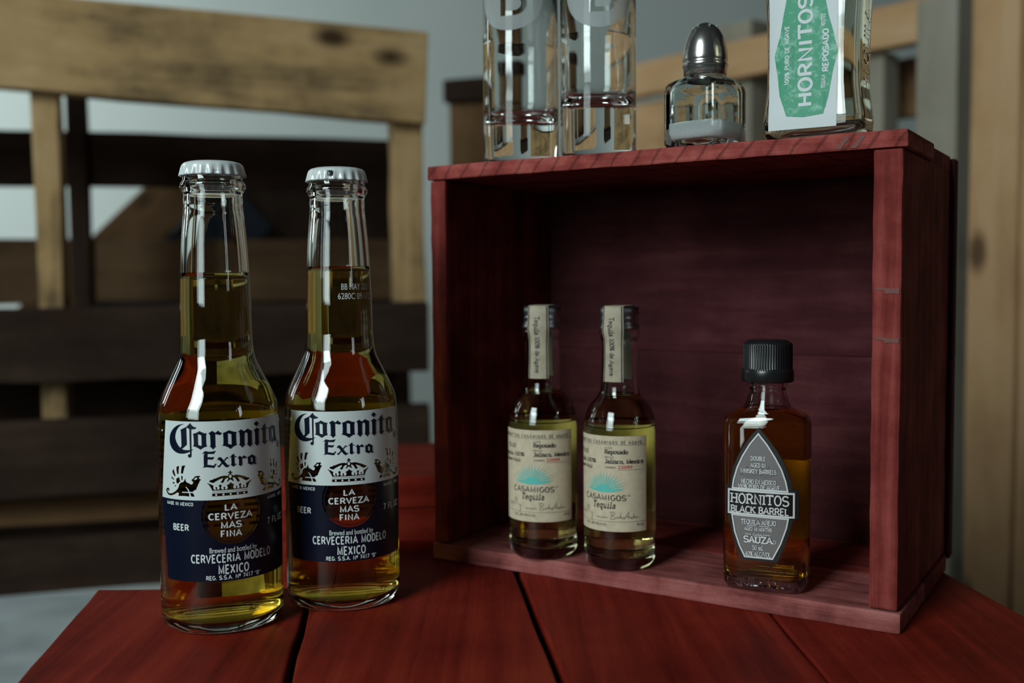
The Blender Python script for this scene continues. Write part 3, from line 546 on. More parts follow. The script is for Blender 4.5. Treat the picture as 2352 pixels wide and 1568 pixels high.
CUT_K=["-0.42,72.37 0.38,72.37 0.37,71.79 0.95,71.8 0.9,71.4 0.32,71.34 0.36,70.93 0.84,70.54 1.15,70.21 2.01,70.42 3.09,70.39 4.37,70.02 5.49,69.65 6.62,69.18 7.38,68.7 7.97,68.64 8.45,68.18 8.25,67.93 7.46,67.65 6.78,67.4 6.21,67.77 5.09,68.51 3.99,69.06 3.08,69.31 3.61,68.54 3.97,67.79 3.82,67.35 3.04,67.28 2.68,67.8 2.42,68.45 1.8,69.13 1.18,69.44 0.9,69.1 1.34,68.17 1.24,67.82 0.88,67.79 0.62,68.17 -0.08,68.62 -0.8,68.12 -1.08,67.68 -1.43,67.83 -1.47,68.15 -0.97,68.76 -0.96,69.3 -1.4,69.36 -2.29,68.82 -2.75,67.85 -3.02,67.32 -4.08,67.4 -3.89,67.98 -3.17,68.95 -3.07,69.35 -3.87,69.19 -5.11,68.65 -6.18,68.04 -7.17,67.43 -7.87,67.66 -8.76,67.98 -8.75,68.52 -8.12,68.83 -7.59,68.82 -6.87,69.35 -6.16,69.43 -5.44,69.73 -4.56,70.07 -3.5,70.35 -2.09,70.43 -1.12,70.16 -0.98,70.56 -0.49,70.94 -0.43,71.43 -1.01,71.46 -1.05,71.77 -0.43,71.83","-9.76,67.48 -9.49,67.62 -8.87,67.21 -7.98,66.89 -7.36,66.4 -6.92,66.34 -7.2,65.81 -7.25,65.36 -7.04,64.82 -6.51,64.45 -6.07,64.53 -6.06,64.89 -6.37,65.21 -6.31,65.57 -5.96,65.7 -5.56,65.51 -5.53,65.2 -5.71,64.93 -5.36,64.47 -4.83,64.59 -4.56,65.21 -4.64,65.67 -5.02,66.13 -4.31,66.83 -3.61,66.17 -3.93,65.73 -3.98,65.2 -3.69,64.56 -3.25,64.36 -2.9,64.53 -2.89,64.98 -3.01,65.3 -2.88,65.6 -2.57,65.66 -2.31,65.49 -2.31,65.13 -2.41,64.86 -2.19,64.45 -1.75,64.38 -1.3,64.81 -1.16,65.34 -1.37,65.9 -1.72,66.23 -0.92,66.5 -0.38,66.92 -0.02,67.49 0.42,66.97 0.86,66.67 1.62,66.3 1.21,65.83 1.06,65.21 1.28,64.66 1.72,64.44 2.17,64.5 2.32,64.94 2.19,65.4 2.56,65.6 2.87,65.4 2.82,64.99 2.72,64.64 2.99,64.35 3.54,64.48 3.83,65.09 3.65,65.65 3.48,66.12 4.18,66.69 4.72,66.15 4.39,65.59 4.38,65.05 4.65,64.57 5.11,64.39 5.4,64.59 5.5,65.03 5.27,65.42 5.7,65.65 6.07,65.34 5.87,64.82 5.87,64.5 6.25,64.42 6.73,64.73 6.89,65.35 6.61,66.29 7.34,66.66 8.33,67.11 9.14,67.56 9.33,67.36 8.52,66.45 7.91,65.52 7.6,64.82 7.49,64.11 4.46,64.09 -0.07,64.07 -3.61,64.1 -7.72,64.15 -7.93,64.92 -8.44,65.82 -9.05,66.81","-7.77,63.61 -0.08,63.57 7.39,63.62 7.43,63.35 -0.09,63.39 -7.73,63.39","-7.74,62.89 -0.1,62.9 7.37,62.85 7.4,61.58 -0.12,61.63 -7.72,61.63"]
CUT_KI=["0.52,69.93 0.46,69.6 0.29,69.35 0.05,69.21 -0.2,69.23 -0.43,69.39 -0.59,69.66 -0.64,70 -0.58,70.33 -0.41,70.58 -0.17,70.72 0.08,70.71 0.31,70.54 0.47,70.27","-5.62,62.25 -5.72,62 -5.94,61.83 -6.21,61.83 -6.42,62.01 -6.51,62.27 -6.41,62.53 -6.19,62.7 -5.92,62.69 -5.71,62.52","-2.65,62.22 -2.74,61.96 -2.96,61.8 -3.23,61.81 -3.44,61.99 -3.53,62.25 -3.43,62.51 -3.21,62.67 -2.95,62.66 -2.73,62.48","0.38,62.22 0.29,61.96 0.06,61.8 -0.2,61.82 -0.42,62 -0.51,62.27 -0.41,62.53 -0.19,62.69 0.08,62.67 0.3,62.48","3.39,62.19 3.29,61.94 3.06,61.79 2.79,61.81 2.56,62 2.48,62.27 2.57,62.52 2.8,62.67 3.08,62.65 3.3,62.46","6.25,62.15 6.15,61.9 5.91,61.75 5.63,61.78 5.4,61.98 5.31,62.25 5.41,62.5 5.65,62.65 5.93,62.62 6.16,62.43"]
# white field of the label, with the crown and the two griffins cut out to bare glass
def mirror(ps): return [" ".join("%g,%g" % (-x, y) for x, y in reversed(ptl(p))) for p in ps]
WHITE_OUT = [(-30.0, 94.1), (-32.3, 77.0), (-34.6, 60.0), (34.6, 60.0), (32.3, 77.0), (30.0, 94.1)]
def beer_label_white():
    cuts = [ptl(p) for p in CUT_G + mirror(CUT_G) + CUT_K]
    isl = [tess([ptl(p)]) for p in CUT_GI + mirror(CUT_GI) + CUT_KI]
    return join2(tess([WHITE_OUT] + cuts), *isl)
def beer_label_navy():
    cx, cz, r = 0.4, 53.4, 13.0; h = 6.6
    a = math.asin(h / r)
    arcp = [(cx + r * math.cos(math.pi - a + (math.pi + 2 * a) * i / 36), cz + r * math.sin(math.pi - a + (math.pi + 2 * a) * i / 36)) for i in range(37)]
    main = tess([[(-34.6, 60.0)] + arcp + [(34.6, 60.0), (31.8, 24.4), (-31.2, 24.4)]])
    a2 = math.asin(h / 12.1)
    ring = band(cx, cz, 11.75, 12.2, 40, math.pi - a2, 2 * math.pi + a2)
    return join2(main, ring)
def beer_text():
    q = lambda t, x0, x1, z0, z1, wd: slab(t, x0, x1, z0 + (z1 - z0) * wd / 20, z1 - (z1 - z0) * wd / 20, wd, 0, 1.5)
    T = [q('MADE IN MEXICO', -30.2, -16.0, 57.4, 59.1, 2.2), q('MARC. REG.', 17.8, 31.0, 57.3, 59.0, 2.2), q('LA', -2.7, 2.4, 55.1, 58.1, 2.05),
         q('CERVEZA', -9.5, 9.1, 51.2, 54.4, 2.05), q('MAS', -4.4, 4.2, 47.3, 50.5, 2.05), q('FINA', -4.6, 4.2, 43.5, 46.7, 2.05), q('BEER', -26.5, -18.3, 46.4, 49.6, 2.2),
         q('7 FL.OZ.', 17.3, 31.0, 46.1, 49.3, 2.05), text('Brewed and bottled by', -9.4, 11.2, 36.9, 39.2, 0.008), q('CERVECERIA MODELO', -17.5, 18.6, 32.4, 36.5, 2.05),
         q('MEXICO', -5.9, 7.1, 27.3, 31.8, 2.05), q('REG. S.S.A. N\u00ba 7417 "B"', -11.1, 12.6, 25.0, 27.1, 2.2)]
    return join2(*T)
def beer_navy_print():
    P = [tess([ptl(q) for q in g]) for g in NAVY]
    P += [band(28.0, 80.7, 1.25, 1.55, 20), text('R', 27.4, 28.6, 80.0, 81.4, 0.01)]
    return join2(*P)
def beer_bottle(loc, rz, fill, label, code):
    t = thing('beer_bottle', label, 'bottle', loc, rz, 'two beer bottles with white and navy labels')
    base = [(0, 0.0036), (0.012, 0.0030), (0.020, 0.0010), (0.0232, 0.0002), (0.0250, 0.0007), (0.0262, 0.0020)]
    outer = base + catmull(BP, 4) + FIN[1:]
    inner_b = catmull([(0.0242, 0.0062), (0.0249, 0.0110), (0.0249, 0.0300), (0.0249, 0.0820), (0.0246, 0.0900), (0.0239, 0.0975), (0.0219, 0.1030), (0.0180, 0.1112), (0.0149, 0.1185), (0.0137, 0.1262), (0.0134, 0.1350),
                       (0.0132, 0.1450), (0.0127, 0.1579), (0.0119, 0.1719), (0.0109, 0.1830), (0.0104, 0.1888), (0.0104, 0.2048)], 4)
    bottom = [(0, 0.0062), (0.010, 0.0056), (0.018, 0.0040), (0.0222, 0.0042)]
    inner = list(reversed(bottom + inner_b))
    V, F = lathe(outer + inner, 96)
    g = mesh_obj('glass', V, F, 'glass_clear', t, True)
    liq = [(r + 0.00025 if r > 0 else 0, z - (0.0002 if z < 0.006 else 0)) for r, z in bottom + inner_b if z < fill - 0.001]
    rf = [r for r, z in inner_b if z < fill][-1] + 0.00025
    liq += [(rf, fill), (rf - 0.0008, fill - 0.0006), (0, fill - 0.0007)]
    V, F = lathe(liq, 96); mesh_obj('beer', V, F, 'beer_amber', t, True)
    # crown cap with twenty-one crimps
    cap = [(0, 0.2093), (0.006, 0.2092), (0.0105, 0.2087), (0.0124, 0.2079), (0.0133, 0.2067), (0.01365, 0.2052), (0.0138, 0.2036), (0.01395, 0.2022), (0.0141, 0.2009), (0.0143, 0.1999),
           (0.0139, 0.1999), (0.0135, 0.2022), (0.0133, 0.2045), (0.0124, 0.2060), (0, 0.2066)]
    cap = [(r, 0.2007 + (z - 0.1999) * 0.72) for r, z in cap]
    def mod(i, z, a):
        k = max(0.0, min(1.0, (0.2056 - z) / 0.0046)) if i < 12 else 0.0
        c = math.cos(21 * a); return 0.00055 * k * math.copysign(abs(c) ** 0.6, c)
    V, F = lathe(cap, 21 * 10, mod)
    cp = mesh_obj('crown_cap', V, F, 'cap_white', t, True)
    fn = on_cyl(0.0271, 0.00018); fp = on_cyl(0.0271, 0.00030)
    lw = wrap('front_label', beer_label_white(), fn, 'label_white', t); tag(lw, 'white upper field of the printed label')
    wrap('brand_lettering', beer_navy_print(), fp, 'ink_navy', lw)
    ln = wrap('lower_label', beer_label_navy(), fn, 'label_navy', t); tag(ln, 'navy lower field of the printed label')
    wrap('small_lettering', beer_text(), fp, 'print_white', ln)
    # back print: rows of dark text lines seen through the beer
    rows = []
    rd = random.Random(3)
    for k in range(17):
        z = 88 - k * 3.0; x = -30
        while x < 30:
            wl = rd.uniform(3, 8)
            rows.append(rect(x, min(x + wl, 30), z - 0.7, z + 0.7)); x += wl + 1.1
    def back(lift): return lambda x, y, e: Vector((-(0.0271 + lift - e) * math.sin(x / 27.1), (0.0271 + lift - e) * math.cos(x / 27.1), y / 1000))
    bl = wrap('back_label', rect(-31, 31, 36, 91), back(0.00030), 'label_white', t)
    wrap('back_lettering', join2(*rows), back(0.00016), 'ink_navy', bl)
    if code:
        def fnk(x, y, e):
            z = y / 1000; r = 0.0158 - (z - 0.135) * 0.022 + 0.00018 + e; a = x / 1000 / 0.0155
            return Vector((r * math.sin(a), -r * math.cos(a), z))
        wrap('date_code', join2(text('BB MAY 2021', -0.6, 14.5, 149.6, 152.4, -0.006), text('6280C 09 17:2', -2.2, 16.0, 145.2, 148.0, -0.006)), fnk, 'print_white', t, step=1.0)
        wrap('cap_mark', join2(tess([[(-6.0, 202.4), (-3.6, 202.4), (-3.6, 204.9), (-6.0, 204.9)], [(-5.4, 202.8), (-4.9, 202.7), (-4.6, 203.4), (-5.5, 204.3)]])), on_cyl(0.0144, 0.00012), 'ink_navy', cp, step=0.6)
    else:
        wrap('cap_mark', text('25A8', -2.2, 0.4, 201.7, 202.6, 0.0), on_cyl(0.0148, 0.00045), 'ink_navy', cp, step=0.6)
    return t
beer_bottle((-0.13343, 0.47158, 0), math.radians(15.8 + 8.96), 0.1578, 'front beer bottle nearest the table corner, amber beer, white crown cap', False)
beer_bottle((-0.08294, 0.50200, 0), math.radians(9.38 + 6.73), 0.1605, 'rear beer bottle beside the crate with date code on its neck', True)

# ---------------------------------------------------------------- miniature tequila bottles in the crate
def mini_label():
    K = [slab('PRODUCTOS', -30.0, -15.8, 72.9, 74.3, 1.8, 0, 4), slab('CASAMIGOS', -13.9, -1.1, 72.9, 74.3, 1.8, 0, 4), slab('DE', 0.6, 2.8, 72.9, 74.3, 1.8, 0, 3), slab('AGAVE', 4.4, 11.3, 72.9, 74.3, 1.8, 0, 4),
         rect(-32, 14, 72.3, 72.45), slab('Reposado', -7.4, 4.0, 68.0, 70.0, 2.0, 0.9), slab('Jalisco, Mexico', -7.4, 12.2, 63.3, 65.3, 2.0, 0.9), slab('Tequila 100%', -31, -12.5, 63.1, 65.0, 1.5, 0.9), slab('de Agave Azul', -31, -15.0, 60.1, 61.9, 1.5, 0.9),
         slab('Tl-22', -25.5, -18.0, 67.3, 69.1, 1.6, 0.9), rect(-1.0, 10.7, 60.05, 60.18), slab('CASAMIGOS', -19.8, 3.0, 44.9, 47.5, 1.6, 0, 1.6), text('TM', 3.6, 4.9, 47.0, 47.7, 0.0),
         slab('Tequila', -14.3, -2.2, 41.0, 44.0, 1.7, 0.9, 1.6, 0.16), rect(-32, 14, 34.3, 34.42), text('50 mL', 8.5, 12.5, 32.4, 33.5, 0.0), text('OZ. (80 PROOF)', -19.2, -6.6, 32.1, 33.4, 0.0)]
    K += [text('CLASE', -7.5, -3.7, 70.5, 71.3), text('HECHO', -7.4, -2.9, 65.9, 66.7), text('NUMERO', -7.3, -1.8, 60.8, 61.7), text('EXCLUSIVO', -12.1, -6.0, 35.9, 36.7)]
    # two signatures, as pen strokes
    sg = lambda s, wd=0.17: stroke([(p[0], p[1]) for p in ptl(s)], wd)
    K += [sg('-5.1,38.9 -4.0,39.3 -2.9,39.2 -2.4,38.6 -2.8,37.9 -3.7,37.6'), sg('-3.9,39.1 -4.1,37.4 -4.4,35.7 -3.2,35.6 -2.4,35.9'), sg('-3.6,37.5 -2.6,36.4 -2.0,36.0 -1.7,36.8 -1.3,36.2 -0.9,36.9 -0.6,36.2 -0.1,36.3'),
          sg('-0.1,36.3 0.6,39.2 0.2,36.4 0.8,36.9 1.2,36.1 1.9,36.7 2.2,35.8'), sg('2.0,35.6 3.4,37.9 4.4,39.5 4.2,37.4 4.0,35.9'), sg('2.4,36.9 3.6,37.0 4.8,36.9 5.1,36.1 5.6,36.8 5.8,36.0 6.4,36.3 7.2,39.2 6.9,36.2 7.6,36.9 8.0,36.2 8.6,36.9 9.4,36.3'),
          sg('-24,39.0 -22.5,37.0 -21.5,38.8 -20.8,37.2'), sg('-19.8,37.0 -18.6,40.9 -18.0,41.2 -17.6,40.6 -17.8,38.6 -16.6,38.0 -15.6,37.6 -15.0,38.0 -15.1,36.0 -15.6,33.6')]
    return join2(*K)
def mini_sun():
    P = []
    bx, bz = -8.2, 48.9
    for i in range(17):
        a = math.radians(4 + i * 172 / 16); ln = 10.8 if 2 < i < 14 else (11.2 if i not in (0, 16) else 11.4)
        sx = 1.02; tip = (bx + math.cos(a) * ln * sx, bz + 1.2 + math.sin(a) * 9.2)
        px, pz = -math.sin(a), math.cos(a)
        mid = (bx + (tip[0] - bx) * .62, bz + 1.2 + (tip[1] - bz - 1.2) * .62)
        P.append(tess([[(bx - px * .1, bz + .6), (mid[0] + px * .36, mid[1] + pz * .36), tip, (mid[0] - px * .36, mid[1] - pz * .36)]]))
    P.append(tess([[(bx - 9.6, bz + 1.3), (bx - 6, bz + .35), (bx - 2, bz - .1), (bx + 2, bz - .1), (bx + 6, bz + .35), (bx + 9.8, bz + 1.5), (bx + 4.0, bz + 1.6), (bx + 3.2, bz + 2.8), (bx + 1.5, bz + 3.7), (bx - 1.5, bz + 3.7), (bx - 3.2, bz + 2.8), (bx - 4.0, bz + 1.6)]]))
    return join2(*P)
MP = [(0.0158, 0.0006), (0.0172, 0.0028), (0.01795, 0.0065), (0.0181, 0.0120), (0.0181, 0.0400), (0.0181, 0.0660), (0.0178, 0.0715), (0.0170, 0.0765), (0.0150, 0.0810), (0.0121, 0.0845), (0.0103, 0.0872), (0.00965, 0.0915), (0.0092, 0.1010), (0.0089, 0.1095), (0.0090, 0.1140)]
def miniature(loc, rz, label, strip_deg):
    t = thing('tequila_miniature', label, 'bottle', loc, rz, 'two clear tequila miniatures with cream labels')
    TZ = 8.9      # label millimetres were measured from the table, the bottle stands on the crate floor
    outer = [(0, 0.0022), (0.008, 0.0016), (0.0125, 0.0003), (0.0142, 0.0)] + catmull(MP, 4) + [(0.0100, 0.1160), (0.0101, 0.1185), (0.0092, 0.1192), (0.0088, 0.1290)]
    inb = catmull([(0.0138, 0.0070), (0.0156, 0.0110), (0.0160, 0.0160), (0.0160, 0.0660), (0.0157, 0.0710), (0.0149, 0.0752), (0.0128, 0.0795), (0.0100, 0.0832), (0.0083, 0.0862), (0.0076, 0.0915), (0.0072, 0.1010), (0.0069, 0.1095), (0.0068, 0.1289)], 4)
    bot = [(0, 0.0052), (0.006, 0.0050), (0.011, 0.0055)]
    V, F = lathe(outer + list(reversed(bot + inb)), 80); mesh_obj('glass', V, F, 'glass_clear', t, True)
    fill = 0.0868
    liq = [(r + .0002 if r else 0, z) for r, z in bot + inb if z < fill - 0.0005]; rf = [r for r, z in inb if z < fill][-1] + .0002
    V, F = lathe(liq + [(rf, fill), (rf - .0006, fill - .0005), (0, fill - .0005)], 80); mesh_obj('tequila', V, F, 'tequila_gold', t, True)
    # aluminium screw cap: knurled band, two rolled grooves, skirt
    cp = [(0, 0.1308), (0.0088, 0.1308), (0.0095, 0.1302), (0.0096, 0.1270), (0.0092, 0.1262), (0.0097, 0.1252), (0.0097, 0.1242), (0.0093, 0.1232), (0.0099, 0.1218), (0.0103, 0.1203), (0.0104, 0.1194), (0.0098, 0.1194), (0.0094, 0.1210), (0, 0.1295)]
    V, F = lathe(cp, 144, lambda i, z, a: 0.00016 * math.cos(48 * a) if 0.1268 < z < 0.1304 else 0); mesh_obj('screw_cap', V, F, 'cap_silver', t, True)
    R = 0.0181
    sh = lambda k: (lambda x, y, e: on_cyl(R, 0.00015 + k)(x, y - TZ, e))
    lb = wrap('paper_label', rect(-33.0, 14.3, 29.4, 76.7), sh(0), 'paper_cream', t, step=1.0)
    wrap('label_lettering', mini_label(), sh(0.00009), 'ink_black', lb, step=1.0)
    wrap('sunburst', mini_sun(), sh(0.00009), 'print_teal', lb, step=1.0, smooth=False)
    wrap('serial_number', text('22099', -0.9, 6.2, 60.7, 62.3, 0.012), sh(0.00011), 'print_red', lb, step=1.0)
    wrap('back_label', rect(-20, 21, 33.5, 77.5), lambda x, y, e: Vector((-0.01822 * math.sin(x / 18.1), 0.01822 * math.cos(x / 18.1), (y - TZ) / 1000)), 'back_label', t, step=1.0)
    # paper tax strip over the cap and down both sides of the neck
    def strip_path():
        return [(0.0003, 0.1311), (0.0060, 0.1312), (0.0094, 0.1309), (0.0099, 0.1302), (0.0100, 0.1250), (0.0106, 0.1200), (0.0105, 0.1182), (0.0096, 0.1148), (0.0093, 0.1095), (0.0095, 0.1015), (0.0099, 0.0935)]
    def strip(x0, x1, off, ang, mat, name, cut=0, par=None):
        V, F = [], []; P = strip_path()[cut:]; nx = 8
        for r, z in P:
            for k in range(nx + 1):
                x = x0 + (x1 - x0) * k / nx
                if r > 0.0085: a = x / 0.0098; p = Vector(((r + off) * math.sin(a), -(r + off) * math.cos(a), z))
                else: a = x / 0.0098; p = Vector((x, -math.sqrt(max(r * r - x * x * .0, 0)) , z + off))
                p.rotate(Euler((0, 0, ang))); V.append(p)
        for i in range(len(P) - 1):
            for k in range(nx): q = i * (nx + 1) + k; F.append((q, q + 1, q + nx + 2, q + nx + 1))
        return mesh_obj(name, V, F, mat, par or t, True)
    sa = math.radians(strip_deg)
    s1 = strip(-0.0055, 0.0055, 0.0001, sa, 'paper_strip', 'tax_strip'); strip(-0.0055, 0.0055, 0.0001, sa + math.pi, 'paper_strip', 'tax_strip')
    for x in (-0.0050, 0.0044): strip(x, x + 0.0005, 0.00025, sa, 'ink_black', 'strip_line', 2, s1)
    tx = turn(slab('Tequila 100% de Agave', 0, 29, -1.15, 1.15, 1.5, 0.8), 0, 0, -90)
    def fns(x, y, e):
        z = 0.1255 + y / 1000; P = strip_path(); r = 0.0100
        for (r0, z0), (r1, z1) in zip(P[2:-1], P[3:]):
            if z1 <= z <= z0: r = r0 + (r1 - r0) * (z0 - z) / max(z0 - z1, 1e-6)
        a = (x - 0.3) / 1000 / 0.0098 + sa; r += 0.00025 + e
        return Vector((r * math.sin(a), -r * math.cos(a), z))
    wrap('strip_lettering', tx, fns, 'ink_black', s1, step=1.0)
    return t
miniature((0.05402, 0.52467, TB), math.radians(-5.88), 'tequila miniature with cream label, right of the matching pair, nearer the front', -21.0)
miniature((0.01587, 0.54684, TB), math.radians(-1.66 + 8.0), 'tequila miniature with cream label, left of the matching pair in the crate', -22.0)

# ---------------------------------------------------------------- flask-shaped miniature with a pewter badge
FX, FY, FA, FB = 0.11868, 0.48385, 0.01935, 0.0125
fl = thing('tequila_flask', 'flat amber tequila flask with black ribbed cap and pewter badge', 'bottle', (FX, FY, TB), -math.radians(22.4))
def zz(v): return v - TB
outer = [(0.0012, 0, 0, 2), (0.0008, 0.010, 0.006, 3), (0.0, 0.0160, 0.0095, 3.4), (0.0008, 0.0180, 0.0114, 3.8), (0.0030, 0.0191, 0.0123, 4), (0.0070, FA, FB, 4), (0.0300, FA, FB, 4), (0.0700, FA + .0003, FB, 4), (0.0776, FA + .0002, FB, 4), (0.0792, 0.0191, 0.0123, 4),
         (0.0805, 0.0184, 0.0119, 3.8), (0.0816, 0.0170, 0.0113, 3.4), (0.0827, 0.0150, 0.0108, 2.9), (0.0838, 0.0128, 0.0104, 2.4), (0.0848, 0.0109, 0.0100, 2.05), (0.0870, 0.0096, 0.0095, 2), (0.0920, 0.0084, 0.0084, 2), (0.0935, 0.0083, 0.0083, 2), (0.0945, 0.0091, 0.0091, 2), (0.0955, 0.0091, 0.0091, 2), (0.0962, 0.0085, 0.0085, 2), (0.1120, 0.0083, 0.0083, 2)]
inn = [(0.0045, 0, 0, 2), (0.0046, 0.010, 0.005, 3), (0.0052, 0.0155, 0.0085, 3.6), (0.0080, 0.0171, 0.0102, 4), (0.0300, 0.0173, 0.0104, 4), (0.0755, 0.0174, 0.0104, 4), (0.0785, 0.0166, 0.0100, 3.6), (0.0803, 0.0138, 0.0092, 2.8), (0.0822, 0.0108, 0.0085, 2.2), (0.0842, 0.0086, 0.0081, 2.02), (0.0870, 0.0077, 0.0077, 2), (0.0920, 0.0065, 0.0065, 2), (0.1118, 0.0064, 0.0064, 2)]
V, F = loft(outer + list(reversed(inn)), 96); mesh_obj('glass', V, F, 'glass_clear', fl, True)
fz = 0.0836
lq = [(z, a + .0002 if a else 0, b + .0002 if b else 0, n_) for z, a, b, n_ in inn if z < fz]
V, F = loft(lq + [(fz, 0.0088, 0.0083, 2.02), (fz - .0004, 0.0080, 0.0076, 2.02), (fz - .0004, 0, 0, 2)], 96); mesh_obj('tequila', V, F, 'tequila_dark', fl, True)
cz = 0.0975
capp = [(0, 0.1158), (0.0082, 0.1158), (0.0090, 0.1156), (0.0110, 0.1142), (0.0112, 0.1138), (0.0113, 0.1030), (0.0113, 0.1026), (0.0118, 0.1018), (0.0119, 0.1012), (0.0120, 0.0970), (0.0117, 0.0966), (0.0100, 0.0966), (0.0096, 0.0975), (0.0094, 0.1120), (0, 0.1125)]
V, F = lathe(capp, 60 * 6, lambda i, z, a: -0.00035 * (1 if math.cos(60 * a) > 0.1 else 0) if 0.1029 < z < 0.1140 and i < 7 else 0)
mesh_obj('screw_cap', V, F, 'cap_black', fl, True)
def on_flask(lift):
    def fn(x, y, e):
        xx = max(-0.995, min(0.995, x / 1000 / FA)); s = FB * (1 - abs(xx) ** 4) ** 0.25
        return Vector((x / 1000, -(s + lift + e), y / 1000 - TB))
    return fn
BADGE = [(-1.8, 85.5), (-4.9, 82.2), (-8.7, 76.7), (-11.6, 71.4), (-13.5, 66.4), (-14.7, 61.4), (-15.2, 58.1), (-16.9, 58.1), (-16.9, 44.8), (-15.6, 43.8), (-14.9, 40.0), (-13.7, 35.2), (-12.0, 29.9), (-9.5, 23.9), (6.8, 23.9), (9.4, 29.9), (11.2, 35.0), (12.8, 40.0), (13.6, 43.6), (15.9, 44.3), (15.9, 57.6), (13.4, 57.8), (12.9, 61.0), (11.5, 65.2), (9.6, 69.7), (6.6, 74.9), (2.2, 80.9)]
INUP = [(-1.95, 82.6), (-5.7, 77.8), (-9.0, 72.2), (-11.5, 66.6), (-13.2, 60.8), (-13.7, 57.0), (11.2, 56.9), (10.3, 61.3), (8.4, 66.8), (5.6, 72.0), (1.9, 77.8)]
INLO = [(-13.9, 44.7), (-12.5, 36.8), (-10.2, 30.4), (-7.8, 25.6), (4.7, 25.5), (8.2, 32.6), (10.7, 40.0), (11.5, 44.3)]
def grow(P, d):
    cx = sum(p[0] for p in P) / len(P); cy = sum(p[1] for p in P) / len(P)
    out = []
    n_ = len(P)
    ar = sum(P[i][0] * P[(i + 1) % n_][1] - P[(i + 1) % n_][0] * P[i][1] for i in range(n_))
    sg = 1 if ar > 0 else -1
    for i in range(n_):
        a = Vector(P[i - 1]); b = Vector(P[i]); c = Vector(P[(i + 1) % n_])
        d1 = (b - a).normalized(); d2 = (c - b).normalized(); nn = Vector((d1.y + d2.y, -d1.x - d2.x)); nn.normalize()
        k = max(.5, nn.dot(Vector((d1.y, -d1.x)))); out.append((b.x + sg * nn.x * d / k, b.y + sg * nn.y * d / k))
    return out
bg = wrap('badge', tess([BADGE]), on_flask(0.0002), 'pewter_dark', fl, step=2.0, thick=(0.0, 0.0005)); tag(bg, 'pewter badge with raised lettering')
wrap('badge_field', join2(tess([grow(INUP, -0.5)]), tess([grow(INLO, -0.5)])), on_flask(0.00078), 'pewter', bg, step=2.0)
wrap('badge_rim', join2(tess([grow(INUP, 0.35), grow(INUP, -0.35)]), tess([grow(INLO, 0.35), grow(INLO, -0.35)])), on_flask(0.0007), 'pewter_bright', bg, step=2.0, thick=(0, 0.0004))
BN = [(-15.8, 45.1), (14.3, 44.9), (14.3, 56.3), (-15.8, 56.5)]
bn = wrap('banner', tess([BN]), on_flask(0.0007), 'banner_black', bg, step=2.0, thick=(0, 0.00045))
wrap('banner_rim', tess([grow(BN, 0.1), grow(BN, -0.75)]), on_flask(0.0010), 'pewter_bright', bg, step=2.0, thick=(0, 0.0004))
wrap('banner_lettering', join2(slab('HORNITOS', -14.4, 11.8, 50.3, 54.7, 1.45, 0.7, 0.9), slab('BLACK BARREL', -14.4, 11.8, 46.1, 49.0, 1.7, 0.6, 0.8)), on_flask(0.0011), 'pewter_bright', bg, step=2.0, thick=(0, 0.00035))
def badge_text(K):
    return [slab('DOUBLE', -5.3, 1.4, 70.4, 72.2, 1.8 + K, .7), slab('AGED IN', -5.4, 1.4, 67.3, 69.1, 1.8 + K, .7), slab('WHISKEY BARRELS', -9.8, 6.2, 64.5, 66.3, 1.8 + K, .7), slab('HECHO EN MEXICO', -9.5, 6.0, 59.6, 61.5, 1.8 + K, .7), slab('100% PURO DE AGAVE', -11.0, 7.8, 57.2, 59.1, 1.8 + K, .7),
        slab('TEQUILA A\u00d1EJO', -9.6, 6.2, 40.9, 42.9, 1.7 + K, .7), slab('AGED 18 MONTHS', -8.0, 4.5, 38.0, 39.5, 1.8 + K, .7), slab('CASA', -4.2, 0.0, 35.6, 36.6, 1.8 + K, .7), slab('SAUZA', -8.3, 4.6, 32.4, 35.2, 2.2 + K, .8), slab('50 mL', -4.4, 0.7, 29.1, 31.1, 1.6 + K, .6), slab('40% ALC/VOL', -7.6, 4.0, 26.2, 28.2, 1.6 + K, .6),
        rect(-7.0, -2.6, 40.05, 40.25), rect(-1.3, 3.2, 40.05, 40.25), rect(-7.8, -4.8, 36.0, 36.2), rect(0.4, 3.8, 36.0, 36.2), band(5.6, 33.2, 0.6, 0.8, 16)]
BT = badge_text(0.0)
wrap('badge_lettering', join2(*BT), on_flask(0.00085), 'pewter_bright', bg, step=2.0, thick=(0, 0.0003))
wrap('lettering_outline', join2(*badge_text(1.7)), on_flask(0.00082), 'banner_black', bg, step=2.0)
rays = []
for k in range(9):
    a = math.radians(20 + k * 17.5); a2 = a + math.radians(6)
    rays.append(tess([[(-1.8 + 3.0 * math.cos(a), 61.8 + 1.0 * math.sin(a)), (-1.8 + 9 * math.cos(a), 61.8 + 7.0 * math.sin(a)), (-1.8 + 9 * math.cos(a2), 61.8 + 7.0 * math.sin(a2)), (-1.8 + 3.0 * math.cos(a2), 61.8 + 1.0 * math.sin(a2))]]))
wrap('badge_rays', join2(*rays), on_flask(0.00080), 'pewter_ray', bg, step=2.0)
wrap('embossed_lettering', text('TEQUILA SAUZA', -17.6, 16.6, 11.9 , 15.4, 0.01), on_flask(-0.00015), 'glass_clear', fl, step=2.0, thick=(0, 0.0007))
wrap('back_label', rect(-7.0, 18.8, 30.5, 68.5), lambda x, y, e: Vector((x / 1000, FB * (1 - abs(x / 1000 / FA) ** 4) ** .25 + .0002, y / 1000 - TB)), 'back_label', fl, step=2.0)

